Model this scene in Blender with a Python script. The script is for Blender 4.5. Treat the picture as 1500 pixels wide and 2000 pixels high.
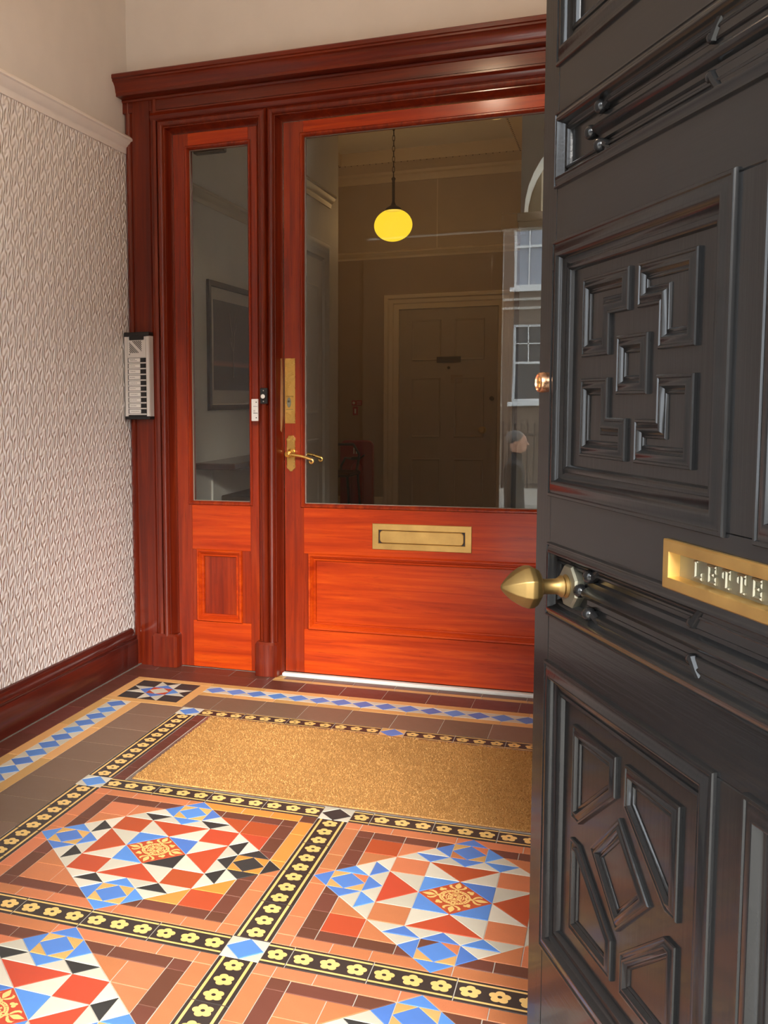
import bpy, bmesh, math, random
from mathutils import Vector, Matrix
random.seed(7)
R = math.radians

# ------------------------------------------------------------------ clear
for o in list(bpy.data.objects):
    bpy.data.objects.remove(o)
SC = bpy.context.scene
COL = SC.collection

# ------------------------------------------------------------------ camera
CF, CPX, CPY = 2027.86, 417.73, 978.17
YAW, PIT, ROL = -0.372615, -0.0955255, -0.0106684
CAMP = Vector((1.325376, -2.460149, 1.036971))
_cy, _sy, _cp, _sp = math.cos(YAW), math.sin(YAW), math.cos(PIT), math.sin(PIT)
FW = Vector((_sy*_cp, _cy*_cp, _sp))
_r0 = Vector((_cy, -_sy, 0)); _u0 = _r0.cross(FW)
_c, _s = math.cos(ROL), math.sin(ROL)
RT = _c*_r0 + _s*_u0
UP = -_s*_r0 + _c*_u0
cam = bpy.data.objects.new('camera', bpy.data.cameras.new('camera'))
COL.objects.link(cam)
M = Matrix((RT, UP, -FW)).transposed().to_4x4(); M.translation = CAMP
cam.matrix_world = M
cam.data.sensor_fit = 'VERTICAL'; cam.data.sensor_height = 36.0
cam.data.lens = CF/2000*36.0
cam.data.shift_x = (750-CPX)/2000
cam.data.shift_y = (CPY-1000)/2000
cam.data.clip_start = 0.02; cam.data.clip_end = 200
SC.camera = cam

def project(p):
    d = Vector(p)-CAMP
    z = d.dot(FW)
    if z < .05: return (-9999, -9999)
    return (CPX+CF*d.dot(RT)/z, CPY-CF*d.dot(UP)/z)

# ------------------------------------------------------------------ world and exposure
SC.view_settings.view_transform = 'Standard'
SC.view_settings.look = 'None'
SC.view_settings.gamma = 1.0
SC.view_settings.use_curve_mapping = False
SC.view_settings.exposure = 0.0
W = bpy.data.worlds.new('sky'); SC.world = W
W.use_nodes = True
_bg = W.node_tree.nodes['Background']
_bg.inputs['Color'].default_value = (0.86, 0.93, 1.0, 1)
_bg.inputs['Strength'].default_value = 11.0
# hazy sun behind thin cloud, over the roofs opposite
_sd = bpy.data.lights.new('hazy_sun', 'SUN'); _sd.energy = 11.5; _sd.angle = R(24); _sd.color = (1.0, .95, .88)
_so = bpy.data.objects.new('hazy_sun', _sd); COL.objects.link(_so)
_so.rotation_euler = Vector((-.27, .86, -.42)).to_track_quat('-Z', 'Y').to_euler()

# ------------------------------------------------------------------ material helpers
class NT:
    def __init__(s, name):
        s.m = bpy.data.materials.new(name); s.m.use_nodes = True
        s.t = s.m.node_tree; s.n = s.t.nodes; s.l = s.t.links
        s.b = s.n['Principled BSDF']; s.out = s.n['Material Output']
    def node(s, typ, **kw):
        n = s.n.new(typ)
        for k, v in kw.items():
            if k.startswith('i_'):
                n.inputs[k[2:]].default_value = v
            else:
                setattr(n, k, v)
        return n
    def link(s, a, b): s.l.new(a, b)
    def coord(s, scale=(1, 1, 1), kind='Object'):
        c = s.node('ShaderNodeTexCoord'); mp = s.node('ShaderNodeMapping')
        mp.inputs['Scale'].default_value = scale
        s.link(c.outputs[kind], mp.inputs['Vector'])
        return mp.outputs['Vector']
    def noise(s, vec, scale=1, detail=3, rough=.5, dist=0):
        n = s.node('ShaderNodeTexNoise')
        n.inputs['Scale'].default_value = scale; n.inputs['Detail'].default_value = detail
        n.inputs['Roughness'].default_value = rough; n.inputs['Distortion'].default_value = dist
        if vec is not None: s.link(vec, n.inputs['Vector'])
        return n.outputs['Fac']
    def ramp(s, fac, stops):
        r = s.node('ShaderNodeValToRGB'); e = r.color_ramp.elements
        while len(e) < len(stops): e.new(.5)
        for el, (p, c) in zip(e, stops):
            el.position = p; el.color = (*c, 1)
        s.link(fac, r.inputs['Fac'])
        return r.outputs['Color']
    def mix(s, fac, a, b, mode='MIX'):
        m = s.node('ShaderNodeMix', data_type='RGBA', blend_type=mode)
        for v, i in ((fac, 0), (a, 6), (b, 7)):
            if isinstance(v, (int, float)): m.inputs[i].default_value = v
            elif isinstance(v, tuple): m.inputs[i].default_value = (*v, 1)
            else: s.link(v, m.inputs[i])
        return m.outputs[2]
    def math(s, op, a, b=0.0, c=0.0):
        m = s.node('ShaderNodeMath', operation=op)
        for i, v in enumerate((a, b, c)):
            if isinstance(v, (int, float)): m.inputs[i].default_value = v
            else: s.link(v, m.inputs[i])
        return m.outputs[0]
    def bump(s, h, strength=.2, dist=.002, normal=None):
        b = s.node('ShaderNodeBump'); b.inputs['Strength'].default_value = strength
        b.inputs['Distance'].default_value = dist
        s.link(h, b.inputs['Height'])
        if normal is not None: s.link(normal, b.inputs['Normal'])
        s.link(b.outputs['Normal'], s.b.inputs['Normal'])
        return b.outputs['Normal']
    def setb(s, **kw):
        for k, v in kw.items():
            k = k.replace('_', ' ')
            inp = s.b.inputs[k]
            if isinstance(v, (int, float)): inp.default_value = v
            elif isinstance(v, tuple): inp.default_value = (*v, 1)
            else: s.link(v, inp)
        return s

def plain(name, col, rough=.5, metal=0, var=.06, coat=0, bump=0, bscale=60):
    t = NT(name)
    v = t.coord()
    n = t.noise(v, 9, 4)
    c = t.mix(n, tuple(x*(1-var) for x in col), tuple(min(1, x*(1+var)) for x in col))
    t.setb(Base_Color=c, Roughness=rough, Metallic=metal, Coat_Weight=coat, Coat_Roughness=.1)
    if bump:
        t.bump(t.noise(v, bscale, 4), bump, .002)
    return t.m

def tile_mat(name, col, rough=.42, speck=.0, var=.1):
    t = NT(name)
    v = t.coord()
    oi = t.node('ShaderNodeObjectInfo')
    n = t.noise(v, 26, 5, .6)
    n2 = t.noise(v, 420, 2, .5)
    c = t.mix(n, tuple(x*(1-var) for x in col), tuple(min(1, x*(1+var)) for x in col))
    hv = t.node('ShaderNodeHueSaturation')
    t.link(c, hv.inputs['Color'])
    val = t.math('MULTIPLY_ADD', oi.outputs['Random'], .26, .87)
    t.link(val, hv.inputs['Value'])
    hue = t.math('MULTIPLY_ADD', oi.outputs['Random'], -.012, .506)
    t.link(hue, hv.inputs['Hue'])
    c2 = hv.outputs['Color']
    if speck:
        k = t.math('GREATER_THAN', n2, .64)
        c2 = t.mix(t.math('MULTIPLY', k, speck), c2, tuple(x*.45 for x in col))
    t.setb(Base_Color=c2, Roughness=t.math('MULTIPLY_ADD', n, .2, rough-.1), Specular_IOR_Level=.4)
    t.bump(t.noise(v, 90, 4), .12, .001)
    return t.m

def wood(name, axis, dark, mid, light, rough=.3, coat=.5, blotch=True):
    t = NT(name)
    sc = {'z': (38, 38, 1.6), 'x': (1.6, 38, 38), 'y': (38, 1.6, 38)}[axis]
    v = t.coord(sc)
    n = t.noise(v, 1.0, 7, .62, .8)
    c = t.ramp(n, [(.28, dark), (.5, mid), (.72, light)])
    b = t.noise(t.coord((3, 3, 1.3) if axis == 'z' else (1.3, 3, 3)), 1.6, 4, .55)
    c = t.mix(t.math('MULTIPLY', b, .55), c, tuple(x*.62 for x in dark))
    fine = t.noise(t.coord(tuple(x*7 for x in sc)), 1, 3)
    k = t.math('LESS_THAN', fine, .36)
    c = t.mix(t.math('MULTIPLY', k, .35), c, tuple(x*.5 for x in dark))
    t.setb(Base_Color=c, Roughness=rough, Coat_Weight=coat, Coat_Roughness=.12, Specular_IOR_Level=.3)
    t.bump(n, .06, .0012)
    return t.m

MAH_D, MAH_M, MAH_L = (.085, .007, .0025), (.17, .016, .0035), (.27, .033, .006)
M_MAHZ = wood('mahogany_vertical', 'z', MAH_D, MAH_M, MAH_L)
M_MAHX = wood('mahogany_horizontal', 'x', MAH_D, MAH_M, MAH_L)
M_MAHY = wood('mahogany_skirting', 'y', (.045, .005, .003), (.085, .010, .005), (.13, .018, .007))
M_DOORZ = wood('orange_mahogany_dim_vertical', 'z', (.15, .011, .0025), (.32, .028, .003), (.48, .058, .005))  # stile tone darkened to stand in for weaker light on the upper door
M_DOORX = wood('orange_mahogany_lit_horizontal', 'x', (.32, .022, .002), (.54, .050, .0025), (.72, .100, .004), .32, .22)  # same wood, brighter: daylight on the lower door is in the colour

def blackpaint(name, axis):
    t = NT(name)
    sc = {'z': (160, 160, 5), 'x': (5, 160, 160)}[axis]
    n = t.noise(t.coord(sc), 1, 5, .6, .3)
    n2 = t.noise(t.coord(), 30, 3)
    c = t.mix(n2, (.0065, .0068, .007), (.0105, .010, .010))
    t.setb(Base_Color=c, Roughness=.20, Coat_Weight=.13, Coat_Roughness=.06, Specular_IOR_Level=.22)
    t.bump(n, .16, .0012)
    return t.m
M_BLKZ = blackpaint('black_gloss_vertical', 'z')
M_BLKX = blackpaint('black_gloss_horizontal', 'x')

def metal(name, col, rough, var=.2, scale=25):
    t = NT(name)
    n = t.noise(t.coord(), scale, 5, .6)
    c = t.mix(n, tuple(x*(1-var) for x in col), tuple(min(1, x*(1+var)) for x in col))
    t.setb(Base_Color=c, Metallic=1.0, Roughness=t.math('MULTIPLY_ADD', n, .25, rough-.1))
    t.bump(t.noise(t.coord(), 300, 3), .05, .0005)
    return t.m
M_BRASS = metal('polished_brass', (.80, .50, .14), .26)
M_OLDB = metal('aged_brass', (.58, .38, .13), .40, .28, 18)
M_KNOB = metal('worn_brass', (.23, .15, .055), .42, .15, 12)
M_STEEL = metal('grey_metal', (.62, .60, .55), .38)
M_ALU = metal('aluminium', (.72, .74, .72), .34, .06)
M_BRONZE = metal('dark_bronze', (.09, .07, .05), .45)
M_COPPER = metal('copper_brass', (.85, .48, .28), .25)
M_PEWTER = metal('worn_pewter_brass', (.25, .235, .175), .5, .2, 60)

M_WHITEP = plain('cream_paint', (.88, .83, .77), .45)
M_PUTTY = plain('old_putty', (.30, .23, .18), .6)
M_WALLP = plain('warm_white_wall', (.72, .67, .62), .75, bump=.05)
M_CEIL = plain('white_ceiling', (.78, .74, .68), .8)
M_HALLW = plain('hall_wall_cream', (.46, .36, .245), .7)
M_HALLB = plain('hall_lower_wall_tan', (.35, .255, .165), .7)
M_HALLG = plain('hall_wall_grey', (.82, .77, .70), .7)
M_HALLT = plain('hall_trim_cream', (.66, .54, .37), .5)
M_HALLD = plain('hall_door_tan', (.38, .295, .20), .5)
M_DARKF = plain('dark_carpet', (.03, .03, .028), .9, var=.3, bump=.3)
M_BLACK = plain('black_plastic', (.012, .012, .013), .4)
M_WHITE = plain('white_plastic', (.75, .72, .68), .4)
M_LABEL = plain('label_paper', (.80, .77, .72), .6, var=.03)
M_INK = plain('ink_print', (.06, .055, .05), .7)
M_REDPL = plain('red_plastic', (.30, .012, .015), .35)
M_REDSG = plain('red_sign', (.34, .02, .02), .5)
M_CHROME = metal('chrome', (.75, .76, .78), .12, .03)
M_STONE = plain('pale_stone', (.48, .44, .38), .8, bump=.2)
M_BRICK = plain('brown_brickwork', (.17, .125, .095), .85, var=.2, bump=.3)
M_ROAD = plain('asphalt', (.11, .11, .112), .9, bump=.3)
M_IRON = plain('black_ironwork', (.015, .015, .017), .4)
M_GROUT = plain('lime_grout', (.50, .46, .39), .9, var=.2, bump=.2, bscale=200)
M_DGROUT = plain('dark_grout', (.16, .14, .12), .9, var=.2)

C_TERRA = tile_mat('terracotta_tile', (.52, .175, .075), .45, .25, .12)
C_RED = tile_mat('red_tile', (.44, .072, .028), .42, .0, .1)
C_BROWN = tile_mat('brown_tile', (.135, .048, .030), .45, .0, .12)
C_MAROON = tile_mat('maroon_tile', (.120, .036, .024), .40, .0, .1)
C_FIELD = tile_mat('field_brown_tile', (.185, .115, .075), .45, .0, .08)
C_BLUE = tile_mat('blue_tile', (.085, .215, .56), .38, .0, .1)
C_WHITE = tile_mat('white_tile', (.56, .52, .42), .42, .0, .07)
C_BLACK = tile_mat('black_tile', (.034, .034, .033), .42, .0, .2)
C_BUFF = tile_mat('buff_tile', (.60, .335, .12), .45, .0, .1)
C_BUFFS = tile_mat('speckled_buff_tile', (.62, .36, .12), .5, .8, .1)
C_ORANGE = tile_mat('orange_tile', (.66, .24, .05), .42, .0, .1)
C_INLAY = tile_mat('cream_inlay', (.76, .50, .17), .42, .0, .06)
C_BROWNBLK = tile_mat('brown_black_tile', (.040, .030, .026), .40, .0, .15)

def glass_mat():
    t = NT('clear_glass')
    tr = t.node('ShaderNodeBsdfTransparent'); tr.inputs['Color'].default_value = (.94, .95, .93, 1)
    gl = t.node('ShaderNodeBsdfGlossy'); gl.inputs['Roughness'].default_value = 0.0
    wv = t.noise(t.coord((1, 1, .35)), 3.2, 2, .4)
    bp = t.node('ShaderNodeBump'); bp.inputs['Strength'].default_value = .025; bp.inputs['Distance'].default_value = .008
    t.link(wv, bp.inputs['Height']); t.link(bp.outputs['Normal'], gl.inputs['Normal'])
    fr = t.node('ShaderNodeFresnel'); fr.inputs['IOR'].default_value = 1.5
    mx = t.node('ShaderNodeMixShader')
    t.link(fr.outputs['Fac'], mx.inputs['Fac'])
    t.link(tr.outputs[0], mx.inputs[1]); t.link(gl.outputs[0], mx.inputs[2])
    t.link(mx.outputs[0], t.out.inputs['Surface'])
    return t.m
M_GLASS = glass_mat()

def globe_mat(name, col, strength):
    t = NT(name)
    em = t.node('ShaderNodeEmission'); em.inputs['Color'].default_value = (*col, 1); em.inputs['Strength'].default_value = strength
    tr = t.node('ShaderNodeBsdfTransparent')
    mx = t.node('ShaderNodeMixShader'); mx.inputs['Fac'].default_value = .55
    t.link(tr.outputs[0], mx.inputs[1]); t.link(em.outputs[0], mx.inputs[2])
    t.link(mx.outputs[0], t.out.inputs['Surface'])
    return t.m

def wallpaper_mat():
    t = NT('embossed_wallpaper')
    c = t.node('ShaderNodeTexCoord'); sp = t.node('ShaderNodeSeparateXYZ')
    t.link(c.outputs['Object'], sp.inputs[0])
    PY, PZ = .085, .0725
    u = t.math('MULTIPLY', sp.outputs['Y'], 2*math.pi/PY)
    v = t.math('MULTIPLY', sp.outputs['Z'], 2*math.pi/PZ)
    cu = t.math('COSINE', u); cv = t.math('COSINE', v)
    c2u = t.math('COSINE', t.math('MULTIPLY', u, 2)); 
    sv = t.math('SINE', v); su = t.math('SINE', u)
    s2u = t.math('SINE', t.math('MULTIPLY', u, 2))
    F = t.math('ADD', t.math('MULTIPLY', cu, 1.25), t.math('MULTIPLY', t.math('MULTIPLY', cv, c2u), .62))
    F = t.math('ADD', F, t.math('MULTIPLY', t.math('MULTIPLY', sv, s2u), .30))
    ring = t.math('SINE', t.math('MULTIPLY', F, 4.7))
    # scrolling horizontal rib once per repeat
    g = t.math('ADD', t.math('MULTIPLY', su, .55), v)
    rib = t.math('POWER', t.math('MULTIPLY_ADD', t.math('COSINE', g), .5, .5), 14)
    h = t.math('ADD', t.math('MULTIPLY', ring, .5), t.math('MULTIPLY', rib, .55))
    v2 = t.coord()
    n = t.noise(v2, 5, 3)
    col = t.mix(n, (.80, .755, .72), (.86, .82, .79))
    hollow_shade = t.math('MULTIPLY', t.math('MULTIPLY_ADD', t.math('MAXIMUM', t.math('MULTIPLY', h, -1.0), 0.0), .28, .0), .9)  # emboss shade put into the colour: hollows of the relief darkened
    col = t.mix(hollow_shade, col, (.46, .39, .34))
    t.setb(Base_Color=col, Roughness=.5, Specular_IOR_Level=.35)
    t.bump(h, 1.0, .0048)
    return t.m
M_PAPER = wallpaper_mat()

def coir_mat():
    t = NT('coir_fibre')
    v = t.coord()
    big = t.noise(v, 3.0, 3)
    st = t.noise(t.coord((7, 70, 7)), 1, 4, .6)
    fine = t.noise(v, 330, 3, .6)
    c = t.ramp(fine, [(.32, (.24, .105, .028)), (.5, (.56, .285, .088)), (.68, (.78, .47, .18))])
    c = t.mix(t.math('MULTIPLY', t.math('MULTIPLY', st, big), .9), c, (.18, .085, .025))
    t.setb(Base_Color=c, Roughness=.9, Specular_IOR_Level=.1)
    t.bump(fine, .8, .004)
    return t.m
M_COIR = coir_mat()

# ------------------------------------------------------------------ mesh helpers
class MB:
    def __init__(s): s.v = []; s.f = []; s.mi = []
    def face(s, idx, mi=0): s.f.append(tuple(idx)); s.mi.append(mi)
    def add(s, pts): 
        n = len(s.v); s.v.extend(tuple(p) for p in pts); return n
    def box(s, x0, x1, y0, y1, z0, z1, mi=0):
        n = s.add([(x0, y0, z0), (x1, y0, z0), (x1, y1, z0), (x0, y1, z0), (x0, y0, z1), (x1, y0, z1), (x1, y1, z1), (x0, y1, z1)])
        for q in ((0, 3, 2, 1), (4, 5, 6, 7), (0, 1, 5, 4), (1, 2, 6, 5), (2, 3, 7, 6), (3, 0, 4, 7)):
            s.face([n+i for i in q], mi)
    def bbox(s, x0, x1, y0, y1, z0, z1, b=.002, mi=0):
        """box with chamfered edges"""
        b = min(b, (x1-x0)/2.01, (y1-y0)/2.01, (z1-z0)/2.01)
        bm = bmesh.new()
        bmesh.ops.create_cube(bm, size=1)
        for v in bm.verts:
            v.co = Vector((x0+(v.co.x+.5)*(x1-x0), y0+(v.co.y+.5)*(y1-y0), z0+(v.co.z+.5)*(z1-z0)))
        bmesh.ops.bevel(bm, geom=bm.edges[:], offset=b, segments=1, affect='EDGES')
        s.bm(bm, mi)
    def bm(s, bm, mi=0):
        bm.verts.index_update(); n = len(s.v)
        s.v.extend(tuple(v.co) for v in bm.verts)
        for f in bm.faces: s.face([n+v.index for v in f.verts], mi)
        bm.free()
    def prism(s, poly, a0, a1, P, bev=0, mi=0):
        """poly extruded from height a0 to a1 in frame P(u,v,h); chamfer bev at a1"""
        k = len(poly)
        lo = s.add([P(u, v, a0) for u, v in poly])
        if bev:
            mid = s.add([P(u, v, a1-bev) for u, v in poly])
            top = s.add([P(u, v, a1) for u, v in inset(poly, bev)])
            rings = [lo, mid, top]
        else:
            top = s.add([P(u, v, a1) for u, v in poly]); rings = [lo, top]
        for a, b in zip(rings, rings[1:]):
            for i in range(k):
                j = (i+1) % k
                s.face((a+i, a+j, b+j, b+i), mi)
        s.face([top+i for i in range(k)], mi); s.face([lo+k-1-i for i in range(k)], mi)
    def flat(s, poly, h, P, mi=0):
        n = s.add([P(u, v, h) for u, v in poly]); s.face(range(n, n+len(poly)), mi)
    def sweep(s, path, prof, P, closed=True, mi=0, capped=True):
        """profile [(d inward, h)] carried round a 2D path with mitred corners"""
        path = [Vector(p) for p in path]; n = len(path); rows = []
        if closed and area(path) < 0: path.reverse()
        for i, p in enumerate(path):
            a = path[i-1] if (closed or i > 0) else None
            b = path[(i+1) % n] if (closed or i < n-1) else None
            n1 = perp(p-a) if a is not None else None
            n2 = perp(b-p) if b is not None else None
            if n1 is None: m = n2
            elif n2 is None: m = n1
            else:
                m = n1+n2; m = m/max(.15, m.dot(n1))
            rows.append(s.add([P(p.x+m.x*d, p.y+m.y*d, h) for d, h in prof]))
        k = len(prof)
        for i in range(n if closed else n-1):
            a, b = rows[i], rows[(i+1) % n]
            for j in range(k-1):
                s.face((a+j, b+j, b+j+1, a+j+1), mi)
        if not closed and capped:
            s.face([rows[0]+j for j in range(k)], mi); s.face([rows[-1]+k-1-j for j in range(k)], mi)
    def lathe(s, prof, P, seg=24, mi=0, a0=0, facets=None):
        """profile [(r,h)] revolved about the h axis of frame P"""
        rows = []
        for r, h in prof:
            if r < 1e-6: rows.append((s.add([P(0, 0, h)]), 1))
            else: rows.append((s.add([P(r*math.cos(a0+2*math.pi*i/seg), r*math.sin(a0+2*math.pi*i/seg), h) for i in range(seg)]), seg))
        for (a, na), (b, nb) in zip(rows, rows[1:]):
            for i in range(seg):
                j = (i+1) % seg
                if na == 1 and nb == 1: continue
                if na == 1: s.face((a, b+i, b+j), mi)
                elif nb == 1: s.face((a+i, a+j, b), mi)
                else: s.face((a+i, a+j, b+j, b+i), mi)
        for (a, na), fl in ((rows[0], 1), (rows[-1], 0)):
            if na > 1: s.face([a+i for i in (range(na-1, -1, -1) if fl else range(na))], mi)
    def tube(s, pts, rad, seg=8, mi=0):
        pts = [Vector(p) for p in pts]; n = len(pts)
        if not isinstance(rad, (list, tuple)): rad = [rad]*n
        up = Vector((0, 0, 1)); rows = []
        prev = None
        for i, p in enumerate(pts):
            d = (pts[min(i+1, n-1)]-pts[max(i-1, 0)]).normalized()
            if prev is None:
                a = d.orthogonal().normalized()
            else:
                a = (prev-d*prev.dot(d)).normalized()
            prev = a; b = d.cross(a)
            rows.append(s.add([p+(a*math.cos(2*math.pi*k/seg)+b*math.sin(2*math.pi*k/seg))*rad[i] for k in range(seg)]))
        for a, b in zip(rows, rows[1:]):
            for k in range(seg):
                j = (k+1) % seg; s.face((a+k, a+j, b+j, b+k), mi)
        s.face([rows[0]+k for k in range(seg-1, -1, -1)], mi); s.face([rows[-1]+k for k in range(seg)], mi)
    def ball(s, c, r, seg=14, rings=8, sq=(1, 1, 1), mi=0):
        prof = [(r*math.sin(math.pi*i/rings), -r*math.cos(math.pi*i/rings)) for i in range(rings+1)]
        prof[0] = (0, -r); prof[-1] = (0, r)
        s.lathe(prof, lambda u, v, h: (c[0]+u*sq[0], c[1]+v*sq[1], c[2]+h*sq[2]), seg, mi)
    def mesh(s, name, mats, smooth=35, recalc=True):
        me = bpy.data.meshes.new(name)
        me.from_pydata([tuple(v) for v in s.v], [], s.f)
        for m in mats: me.materials.append(m)
        if len(mats) > 1: me.polygons.foreach_set('material_index', s.mi)
        if recalc:
            b = bmesh.new(); b.from_mesh(me); bmesh.ops.recalc_face_normals(b, faces=b.faces); b.to_mesh(b and me); b.free()
        if smooth:
            me.shade_smooth(); me.set_sharp_from_angle(angle=R(smooth))
        me.update()
        return me

def area(p): return sum(p[i-1][0]*p[i][1]-p[i][0]*p[i-1][1] for i in range(len(p)))/2
def perp(d): d = d.normalized(); return Vector((-d.y, d.x))
def inset(poly, d):
    p = [Vector(q) for q in poly]; n = len(p); sg = 1 if area(p) > 0 else -1; out = []
    for i in range(n):
        n1 = perp(p[i]-p[i-1]); n2 = perp(p[(i+1) % n]-p[i]); m = n1+n2
        m = m/max(.3, m.dot(n1)); out.append(tuple(p[i]+m*d*sg))
    return out
def clip(poly, a, b, c):
    """keep a*x+b*y<=c"""
    out = []
    for i in range(len(poly)):
        p, q = poly[i-1], poly[i]
        fp, fq = a*p[0]+b*p[1]-c, a*q[0]+b*q[1]-c
        if (fp <= 1e-9) != (fq <= 1e-9):
            t = fp/(fp-fq); out.append((p[0]+t*(q[0]-p[0]), p[1]+t*(q[1]-p[1])))
        if fq <= 1e-9: out.append(q)
    res = []
    for p in out:
        if all(math.hypot(p[0]-r[0], p[1]-r[1]) > .002 for r in res): res.append(p)
    return res
def rect(x0, y0, x1, y1): return [(x0, y0), (x1, y0), (x1, y1), (x0, y1)]

def FACE(y):                     # vertical plane facing -y : u=x, v=z, h towards viewer
    return lambda u, v, h: (u, y-h, v)
def FLOORP(u, v, h): return (u, v, h)

def link(name, me, parent=None):
    o = bpy.data.objects.new(name, me); COL.objects.link(o)
    if parent is not None: o.parent = parent
    return o
def obj(name, mb, mats, parent=None, smooth=35):
    if not isinstance(mats, (list, tuple)): mats = [mats]
    return link(name, mb.mesh(name, mats, smooth), parent)
def empty(name, loc=(0, 0, 0)):
    e = bpy.data.objects.new(name, None); e.location = loc; e.empty_display_size = .1
    COL.objects.link(e); return e
def tag(o, label, cat, group=None):
    o['label'] = label; o['category'] = cat
    if group: o['group'] = group
    return o
def struct(o): o['kind'] = 'structure'; return o
def child_local(o, root):
    """meshes are written in world coordinates; keep them there under a moved root"""
    o.parent = root; o.matrix_parent_inverse = Matrix.Translation(root.location).inverted(); return o
def part(name, mb, mats, root, smooth=35):
    o = obj(name, mb, mats, None, smooth); return child_local(o, root)

# ------------------------------------------------------------------ room constants
w = .0763; L = .1524; P = 4*L+w          # border width, border tile, panel pitch
XL, XR = -.462, 1.834                    # vestibule side walls
YB = 1.245                               # plane of the screen wall
YF = -1.97                               # plane of the street doors
ZC = 3.07
MID = .686

# ------------------------------------------------------------------ shell
def wall(name, x0, x1, y0, y1, z0, z1, m):
    b = MB(); b.box(x0, x1, y0, y1, z0, z1); return struct(obj(name, b, m, None, 0))
# left vestibule wall: papered below the rail, painted above
wl = wall('wall_left', XL-.25, XL, YF, 4.20, 0, ZC, M_WALLP)
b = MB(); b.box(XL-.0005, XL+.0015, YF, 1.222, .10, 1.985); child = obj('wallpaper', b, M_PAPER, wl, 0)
child['label'] = 'embossed off-white wallpaper'
wall('wall_right', XR, XR+.25, YF, 4.20, 0, ZC, M_WALLP)
wall('wall_back', XL, XR, YB, YB+.07, 2.20, ZC, M_WALLP)
wall('ceiling', -1.4, 2.4, YF-.38, 6.6, ZC, ZC+.1, M_CEIL)
# front (street) wall with opening x -.26..1.632, z 0..2.75
OX0, OX1 = MID-.948-.03, MID+.948+.03
wf = MB()
wf.box(XL-.25, OX0, YF-.36, YF, -.0, ZC+1.5); wf.box(OX1, XR+.25, YF-.36, YF, 0, ZC+1.5); wf.box(OX0, OX1, YF-.36, YF, 2.20, ZC+1.5)
struct(obj('wall_front', wf, M_WALLP, None, 0))

# ------------------------------------------------------------------ floor with tiles
fb = MB(); fb.box(XL, XR, YF-.36, YB, -.06, -.0014)
FLOOR = struct(obj('floor', fb, M_GROUT, None, 0))
TCACHE = {}; REST = {}; TCOUNT = {}
J = .0009
def tile(name, poly, mat, z=0, joint=J, extra=None, key=None, local=None):
    """one tile; poly in world xy. off-frame tiles are gathered into one part"""
    cx = sum(p[0] for p in poly)/len(poly); cy = sum(p[1] for p in poly)/len(poly)
    if area(poly) < 0: poly = list(reversed(poly))
    vis = any(-40 < project((x, y, 0))[0] < 1105 and -40 < project((x, y, 0))[1] < 2040 for x, y in poly)
    if not vis:
        mb = REST.setdefault(mat.name, (MB(), mat))[0]
        mb.prism(inset(poly, joint), -.006, 0, FLOORP, .0005); return
    loc = [(round(x-cx, 5), round(y-cy, 5)) for x, y in poly]
    k = (tuple(loc), mat.name, joint)
    if k not in TCACHE:
        mb = MB(); mb.prism(inset(loc, joint), -.006, 0, FLOORP, .0006)
        TCACHE[k] = mb.mesh(name, [mat], 0)
    o = link(name, TCACHE[k], FLOOR); o.location = (cx, cy, z+random.uniform(-.0003, .0003))
    TCOUNT[name] = TCOUNT.get(name, 0)+1
    return o

# flower border tile mesh -------------------------------------------------
def flower_mesh(nfl, length):
    mb = MB(); h = w/2
    mb.prism(inset(rect(-length/2, -h, length/2, h), J), -.006, 0, FLOORP, .0005, 0)
    for s in (-1, 1):
        a, c = sorted((s*h*.80, s*h*.655))
        mb.flat(rect(-length/2+J*1.5, a, length/2-J*1.5, c), .00025, FLOORP, 1)
    step = length/nfl
    for i in range(nfl):
        cx = -length/2+step*(i+.5); pts = []
        for k in range(40):
            a = 2*math.pi*k/40; dl_ = (a-math.pi/2+math.pi/5) % (2*math.pi/5)-math.pi/5
            rr = .0110*math.cos(dl_)+math.sqrt(.0083**2-(.0110*math.sin(dl_))**2)
            pts.append((cx+rr*math.cos(a), rr*math.sin(a)))
        mb.flat(pts, .00025, FLOORP, 1)
        mb.flat([(cx+.0042*math.cos(2*math.pi*k/10), .0042*math.sin(2*math.pi*k/10)) for k in range(10)], .0005, FLOORP, 0)
    return mb.mesh('flower_border_tile', [C_BROWNBLK, C_INLAY], 0)
FLM = {3: flower_mesh(3, L), 1: flower_mesh(1, L/3), 2: flower_mesh(2, 2*L/3)}
def flower(cx, cy, vert, n=3):
    hl = L*n/6
    pts = [(cx+dx, cy+dy) for dx in (-hl, hl) for dy in (-hl, hl)]
    if not any(-60 < project((x, y, 0))[0] < 1105 and -60 < project((x, y, 0))[1] < 2060 for x, y in pts):
        mb = REST.setdefault(C_BROWNBLK.name, (MB(), C_BROWNBLK))[0]
        a = rect(cx-w/2, cy-hl, cx+w/2, cy+hl) if vert else rect(cx-hl, cy-w/2, cx+hl, cy+w/2)
        mb.prism(inset(a, J), -.006, 0, FLOORP, .0005); return
    o = link('flower_border_tile', FLM[n], FLOOR)
    o.location = (cx, cy, random.uniform(-.0003, .0003))
    o.rotation_euler = (0, 0, math.pi/2 if vert else 0)
def node(cx, cy, cen, cor):
    """square tile where borders cross: diamond in a square"""
    h = w/2; m = [(cx, cy-h), (cx+h, cy), (cx, cy+h), (cx-h, cy)]
    tile('diamond_tile', m, cen)
    for (sx, sy) in ((1, 1), (-1, 1), (-1, -1), (1, -1)):
        tile('border_corner_tile', [(cx+sx*h, cy+sy*h), (cx, cy+sy*h), (cx+sx*h, cy)], cor)
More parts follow.
